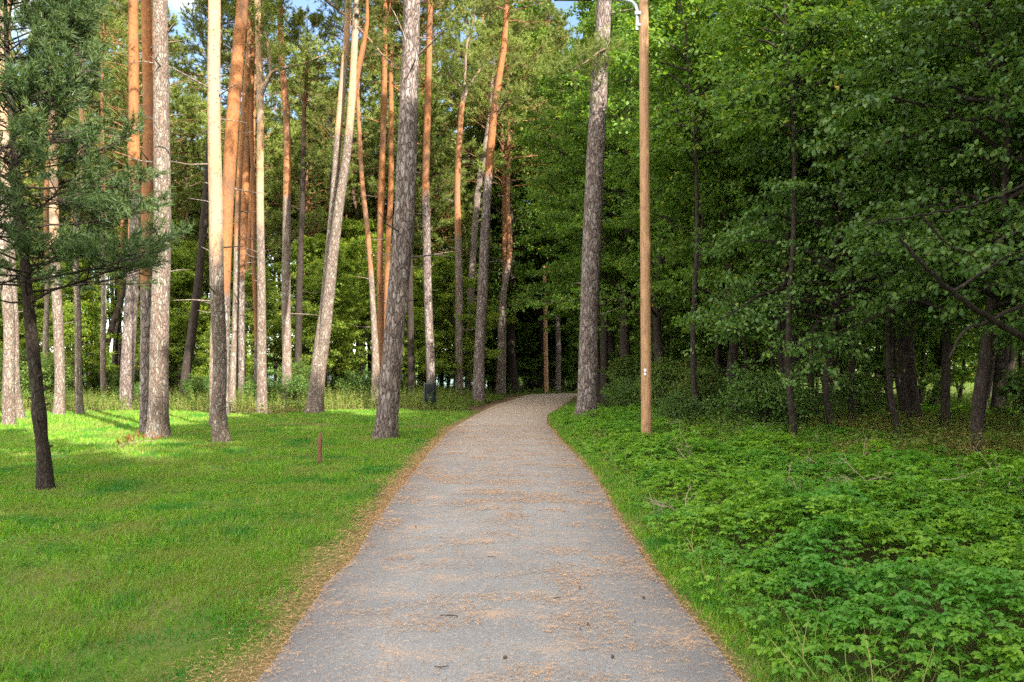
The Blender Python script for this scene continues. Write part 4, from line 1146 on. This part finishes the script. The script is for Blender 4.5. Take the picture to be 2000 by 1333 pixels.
for (x, y, k, s) in ((12.3, 25, 0, .8), (6.4, 31, 0, .9), (10, 33, 0, 1), (15.5, 29, 0, 1), (20, 30, 0, 1), (8, 38, 0, 1), (14, 38, 0, 1.1), (21, 37, 0, 1.1), (9, 46, 0, 1.1)):
    leafy(SMALL[k], x, y, r_.random() * 6.28, s, 'small leafy tree low in the wood at the right', grp, 'small tree', 'small_tree')

# far-off wood that closes the view behind the trees
def far_wood():
    n = 95000
    ang = rng.uniform(-.05, .80, n); d = rng.uniform(84, 112, n)
    x = np.tan(ang) * d; y = d
    top = 7 + 9 * fbm(x * .12, y * .12, 81) + 5 * fbm(x * .5, y * .5, 82)
    z = top * rng.random(n) ** 1.1
    P = np.stack([x, y, z], 1)
    L = rng.uniform(.25, .6, n)
    return stamp(LEAF4, P, rng.normal(0, 1, (n, 3)), np.array([[0, -.3, 1.]]) + rng.normal(0, .6, (n, 3)), L, L * .8, rng.random(n))
V, Fc, R = far_wood()
tag(mk('far_wood', V, Fc, M_leaf, None, {'rnd': R}), 'far-off wood closing the view behind the trees', 'far wood', kind='stuff')
def shore():
    n = 9000
    x = rng.uniform(-620, -20, n); y = rng.uniform(480, 520, n)
    z = (8 + 12 * fbm(x * .03, y * .03, 83)) * rng.random(n) - 1
    L = rng.uniform(2.5, 5, n)
    return stamp(LEAF4, np.stack([x, y, z], 1), rng.normal(0, 1, (n, 3)), rng.normal(0, 1, (n, 3)), L, L * .9, rng.random(n))
V, Fc, R = shore()
tag(mk('far_shore_wood', V, Fc, M_leaf, None, {'rnd': R}), 'dark wood on the far shore of the lake', 'far wood', kind='stuff')

# ------------------------------------------------------------------ lamp posts
def lathe(prof, seg=24):
    prof = np.array(prof, float); th = np.arange(seg) / seg * 2 * pi
    V = np.stack([prof[:, 0:1] * np.cos(th), prof[:, 0:1] * np.sin(th), np.repeat(prof[:, 1:2], seg, 1)], -1).reshape(-1, 3)
    n = len(prof); i = np.arange(n - 1)[:, None] * seg; j = np.arange(seg)[None]; j2 = (j + 1) % seg
    return V, np.stack([i + j, i + j2, i + seg + j2, i + seg + j], -1).reshape(-1, 4)

def box(cx, cy, cz, sx, sy, sz, taper=1.0):
    v = []
    for z, k in ((-1, 1), (1, taper)):
        for x, y in ((-1, -1), (1, -1), (1, 1), (-1, 1)): v.append((cx + x * sx / 2 * k, cy + y * sy / 2 * k, cz + z * sz / 2))
    return np.array(v), np.array([[0, 3, 2, 1], [4, 5, 6, 7], [0, 1, 5, 4], [1, 2, 6, 5], [2, 3, 7, 6], [3, 0, 4, 7]])

def boxes(lst):
    V = []; Fc = []; n = 0
    for b_ in lst:
        v, f = box(*b_); V.append(v); Fc.append(f + n); n += 8
    return np.vstack(V), np.vstack(Fc)

def bevel(o, w=.006, seg=2):
    md = o.modifiers.new('bevel', 'BEVEL'); md.width = w; md.segments = seg; md.limit_method = 'ANGLE'
    return o

def lamp_post(label, D, xb, yb, xt, arm_y, arm_len, wb, wt, H, detail=True):
    b = W(xb, None, D, yb); b0 = np.array([b[0], D, float(gz(b[0], D)) - .05])
    t = thing('lamp_post', label, 'lamp post', b0)
    top = W(xt, None, D, 0)
    lean = (top[0] - b[0]) / (top[2] - 0)
    zz = np.linspace(0, H, 90)
    P = np.stack([lean * zz, 0 * zz, zz], 1)
    R = (wb + (wt - wb) * zz / H) * D / F / 2
    tb = Tubes(); tb.add(P, R, 28, rough=.012, flare=.03, seed=4); tb.add(np.array([[lean * H, 0, H], [lean * H, 0, H + .02]]), np.array([R[-1], .001]), 28)
    tb.build('pole', M_pole, t)
    za = CAMZ - (arm_y - 724) * D / F - b0[2]      # height of the arm's level part
    r = np.interp(za, zz, R); x0 = lean * za - r - .035
    arm = np.array([[x0 - .005, 0, za - .62], [x0, 0, za - .35], [x0, 0, za - .2], [x0 - .06, 0, za - .07], [x0 - .2, 0, za + .0], [x0 - .5, 0, za + .035], [x0 - arm_len, 0, za + .06]])
    A, ar = resample(arm, np.full(len(arm), .032), .03)
    tb = Tubes(); tb.add(A, ar, 14); tb.build('arm', M_galv, t)
    V, Fc = boxes([(x0 + .07, -r * .55, za - .28, .26, .02, .07), (x0 + .0, -.0, za - .28, .085, .085, .05), (x0 + .07, -r * .5, za - .52, .22, .02, .05)])
    bevel(mk('clamp', V, Fc, M_galv, t), .004)
    hx = x0 - arm_len - .38; hz = za + .075
    V, Fc = boxes([(hx, 0, hz + .05, .78, .26, .07, .82), (hx, 0, hz, .80, .28, .05)])
    head = bevel(mk('lamp_head', V, Fc, M_lamp, t), .015, 3)
    V, Fc = boxes([(hx - .05, 0, hz - .032, .55, .2, .016)])
    mk('lens', V, Fc, M_glass, head)
    V, Fc = boxes([(hx + .44, 0, hz + .02, .16, .10, .09)])
    bevel(mk('bracket', V, Fc, M_galv, t), .02, 3)
    return t, b0, R, lean
D1 = base_D(874)
t, b0, R1, lean = lamp_post('wooden lamp post standing in the ground cover near the path, with curved steel arm', D1, 1263, 874, 1257, 1.5, .95, 21, 17.5, 11.6)
zt = CAMZ - (727 - 724) * D1 / F - b0[2]
V, Fc = boxes([(-.055, -.128, zt + .035, .05, .008, .055), (-.055, -.128, zt - .045, .05, .008, .05)])
bevel(mk('number_plate', V, Fc, M_tag, t), .003)
lamp_post('distant wooden lamp post where the path bends', 54.0, 1067, 768, 1056, 574, .45, 9, 7.5, 9.0)

# ------------------------------------------------------------------ litter bin
def litter_bin():
    D = 30.2
    b = W(840, None, D, 803); b0 = (b[0], D, float(gz(b[0], D)))
    t = thing('litter_bin', 'dark tapered litter bin beside the tall dark pine near the path', 'litter bin', b0, radians(12))
    # tapered body: rounded-rectangle loops
    def loop(w, d, z, n=28):
        th = np.arange(n) / n * 2 * pi
        c, s = np.cos(th), np.sin(th); e = 4.0
        rr = (np.abs(c) ** e + np.abs(s) ** e) ** (-1 / e)
        return np.stack([rr * c * w / 2, rr * s * d / 2, np.full(n, z)], 1)
    prof = [(.16, .16, .13), (.24, .24, .20), (.34, .32, .32), (.38, .36, .50), (.41, .39, .75), (.42, .40, 1.02), (.43, .40, 1.08), (.44, .38, 1.095), (.40, .34, 1.09), (.38, .32, .8)]
    L = [loop(*p) for p in prof]; n = 28; V = np.vstack(L)
    i = np.arange(len(L) - 1)[:, None] * n; j = np.arange(n)[None]; j2 = (j + 1) % n
    Fc = np.stack([i + j, i + j2, i + n + j2, i + n + j], -1).reshape(-1, 4)
    mk('body', V, Fc, M_bin, t, None, True)
    V, Fc = boxes([(-.222, -.02, .68, .035, .30, .86), (.222, -.02, .68, .03, .30, .86)])
    bevel(mk('side_frame', V, Fc, M_binrim, t), .008)
    V, Fc = boxes([(.02, -.205, .86, .36, .03, .34, .96)])
    bevel(mk('dark_opening', V, Fc, M_hole, t), .02)  # near-black slab, its colour standing in for the shade of the opening
    V, Fc = boxes([(0, 0, .10, .12, .12, .30)])
    bevel(mk('foot', V, Fc, M_bin, t), .01)
litter_bin()

# ------------------------------------------------------------------ red stake
def stake():
    D = base_D(904)
    b = W(624, None, D, 904); b0 = (b[0], D, float(gz(b[0], D)))
    t = thing('marker_stake', 'short weathered red stake standing upright in the lawn', 'stake', b0)
    V = np.array([(x, y, z) for z, k in ((-.05, 1), (.18, .97), (.40, .9), (.50, .72), (.525, .2)) for x, y in ((-.03 * k, -.022 * k), (.03 * k, -.022 * k), (.032 * k, .022 * k), (-.03 * k, .022 * k))])
    V[:, 0] += V[:, 2] * .02
    Fc = [[i * 4 + j, i * 4 + (j + 1) % 4, (i + 1) * 4 + (j + 1) % 4, (i + 1) * 4 + j] for i in range(4) for j in range(4)] + [[16, 17, 18, 19]]
    bevel(mk('post', V, np.array(Fc), M_stake, t), .004)
    bevel(mk('cap', *boxes([(.0105, 0, .533, .014, .012, .03, .7)]), M_staketop, t), .002)
stake()

# ------------------------------------------------------------------ brown fallen pine branch on the lawn
def brown_branch():
    D = base_D(880)
    b = W(250, None, D, 880); b0 = np.array([b[0], D, float(gz(b[0], D))])
    t = thing('fallen_branch', 'rust-brown dead pine branch lying on the lawn left of the close pine pair', 'branch', b0)
    tb = Tubes(); TP = []; TD = []
    main = np.array([[-.2, 0, .03], [.0, .05, .08], [.25, .1, .14], [.5, .1, .12]])
    tb.add(*resample(main, np.array([.012, .01, .008, .004]), .05), 5)
    for i in range(26):
        u = rng.random(); p = np.array([-.2 + .7 * u, .1 * u, .05 + .08 * u]); d = norm(np.array([rng.normal(0, .5), rng.normal(0, .6), .6 + .3 * rng.random()])); l = .08 + .12 * rng.random()
        tb.add(np.array([p, p + d * l]), np.array([.005, .003]), 3); TP.append(p + d * l * .6); TD.append(d)
    tb.build('stem', M_twig, t)
    v, f, r = brush(np.array(TP), np.array(TD), .10, 34, .07, .006)
    mk('needles', v, f, M_brownleaf, t, {'rnd': r})
brown_branch()

# ------------------------------------------------------------------ sticks and cones on the path
def stick(px, py, ln, ang, label, bend=.02, r=.0035, mat=M_stick):
    D = base_D(py); p = W(px, None, D, py)
    z = .05 if path_out(p[0], D) < 0 else float(gz(p[0], D)) + .02
    s = np.linspace(-.5, .5, 7)
    P = np.stack([s * ln, bend * (s * s * 4 - .5), 0 * s + .002 + .004 * np.abs(s)], 1)
    tb = Tubes(); tb.add(P, r * (1 - .4 * np.abs(s)), 6)
    o = tb.build('stick', mat); o.location = (p[0], p[1], z); o.rotation_euler = (0, 0, ang)
    tag(o, label, 'stick')
stick(878, 1219, .115, -.15, 'dark curved stick lying on the path, the longest one there', -.02, .004)
stick(862, 1322, .075, .15, 'short dark twig on the path near the bottom of the photo, left of centre', .01, .003)
stick(1088, 1183, .06, .5, 'short twig on the path beside a clump of orange needles, right of centre', .005, .003)
stick(960, 1100, .06, .1, 'tiny twig in the middle of the path', .006, .003)
stick(735, 970, .22, .1, 'thin dark twig on the needle litter at the left path edge', .03, .005)
n = 0
V, Fc = lathe([(.0005, -.020), (.008, -.015), (.012, -.004), (.013, .004), (.009, .014), (.003, .020), (.0005, .021)], 12)
V = V[:, [2, 1, 0]]
cone0 = None
for (px, py, q) in ((985, 909, 0), (1015, 975, 0), (1132, 1160, 1), (1019, 1017, 0), (1148, 1233, 1), (1133, 1243, 0), (1196, 1298, 1), (986, 1303, 1), (1094, 1113, 0), (1240, 1225, 0), (812, 1036, 1), (1257, 1176, 1)):
    D = base_D(py); p = W(px, None, D, py)
    zp = .012 + .03 * sin(pi * float(np.clip((p[0] - XL(D)) / (XR(D) - XL(D)), 0, 1)))
    if cone0 is None:
        cone0 = mk('pine_cone', V, Fc, M_cone, None, None, True); c = cone0
    else:
        c = cone0.copy(); C.objects.link(c)
    c.location = (p[0], p[1], zp + .011); c.rotation_euler = (0, 0, r_.random() * 3); c.scale = (.40 + .28 * q,) * 3
    tag(c, 'small dark cone lying on the asphalt path', 'pine cone', 'small cones on the path')

# ------------------------------------------------------------------ dead twigs in the ground cover
def dead_twig(px, py, size, seed, label, mat=M_twig):
    q = np.random.default_rng(seed)
    D = base_D(py); p = W(px, None, D, py); tb = Tubes()
    def grow(a, d, l, r, dep):
        k = 5; P = [a]
        for i in range(k):
            d = norm(d + q.normal(0, .16, 3)); P.append(P[-1] + d * l / k)
        tb.add(np.array(P), np.linspace(r, r * .45, k + 1), 5)
        if dep:
            for i in range(3):
                j = q.integers(1, k + 1)
                grow(P[j], norm(d + q.normal(0, .7, 3)), l * (.4 + .3 * q.random()), r * .55, dep - 1)
    for i in range(3):
        grow(np.array([0, 0, -.02]) + q.normal(0, .05, 3), norm(np.array([q.normal(0, .9), q.normal(0, .5), .75])), size * (.6 + .5 * q.random()), .0085, 2)
    o = tb.build('dead_branch', mat); o.location = (p[0], p[1], float(gz(p[0], D)) + .05)
    tag(o, label, 'dead branch')
dead_twig(1735, 1000, .75, 1, 'bare pale dead branch rising from the ground cover, the largest tangle at the right')
dead_twig(1860, 985, .7, 2, 'bare pale dead branch just right of the largest tangle')
dead_twig(1560, 1010, .5, 3, 'small bare dead twig in the ground cover, left of the largest tangle')
dead_twig(1655, 950, .45, 14, 'short dead branch at the dark edge of the wood behind the ground cover')
dead_twig(1960, 1010, .7, 5, 'bare dead branch at the right border of the ground cover')
dead_twig(1370, 935, .6, 6, 'thin dead twig in the ground cover right of the near lamp post')
dead_twig(1345, 1020, .35, 7, 'tiny pale twig near the middle of the ground cover, closest to the path')
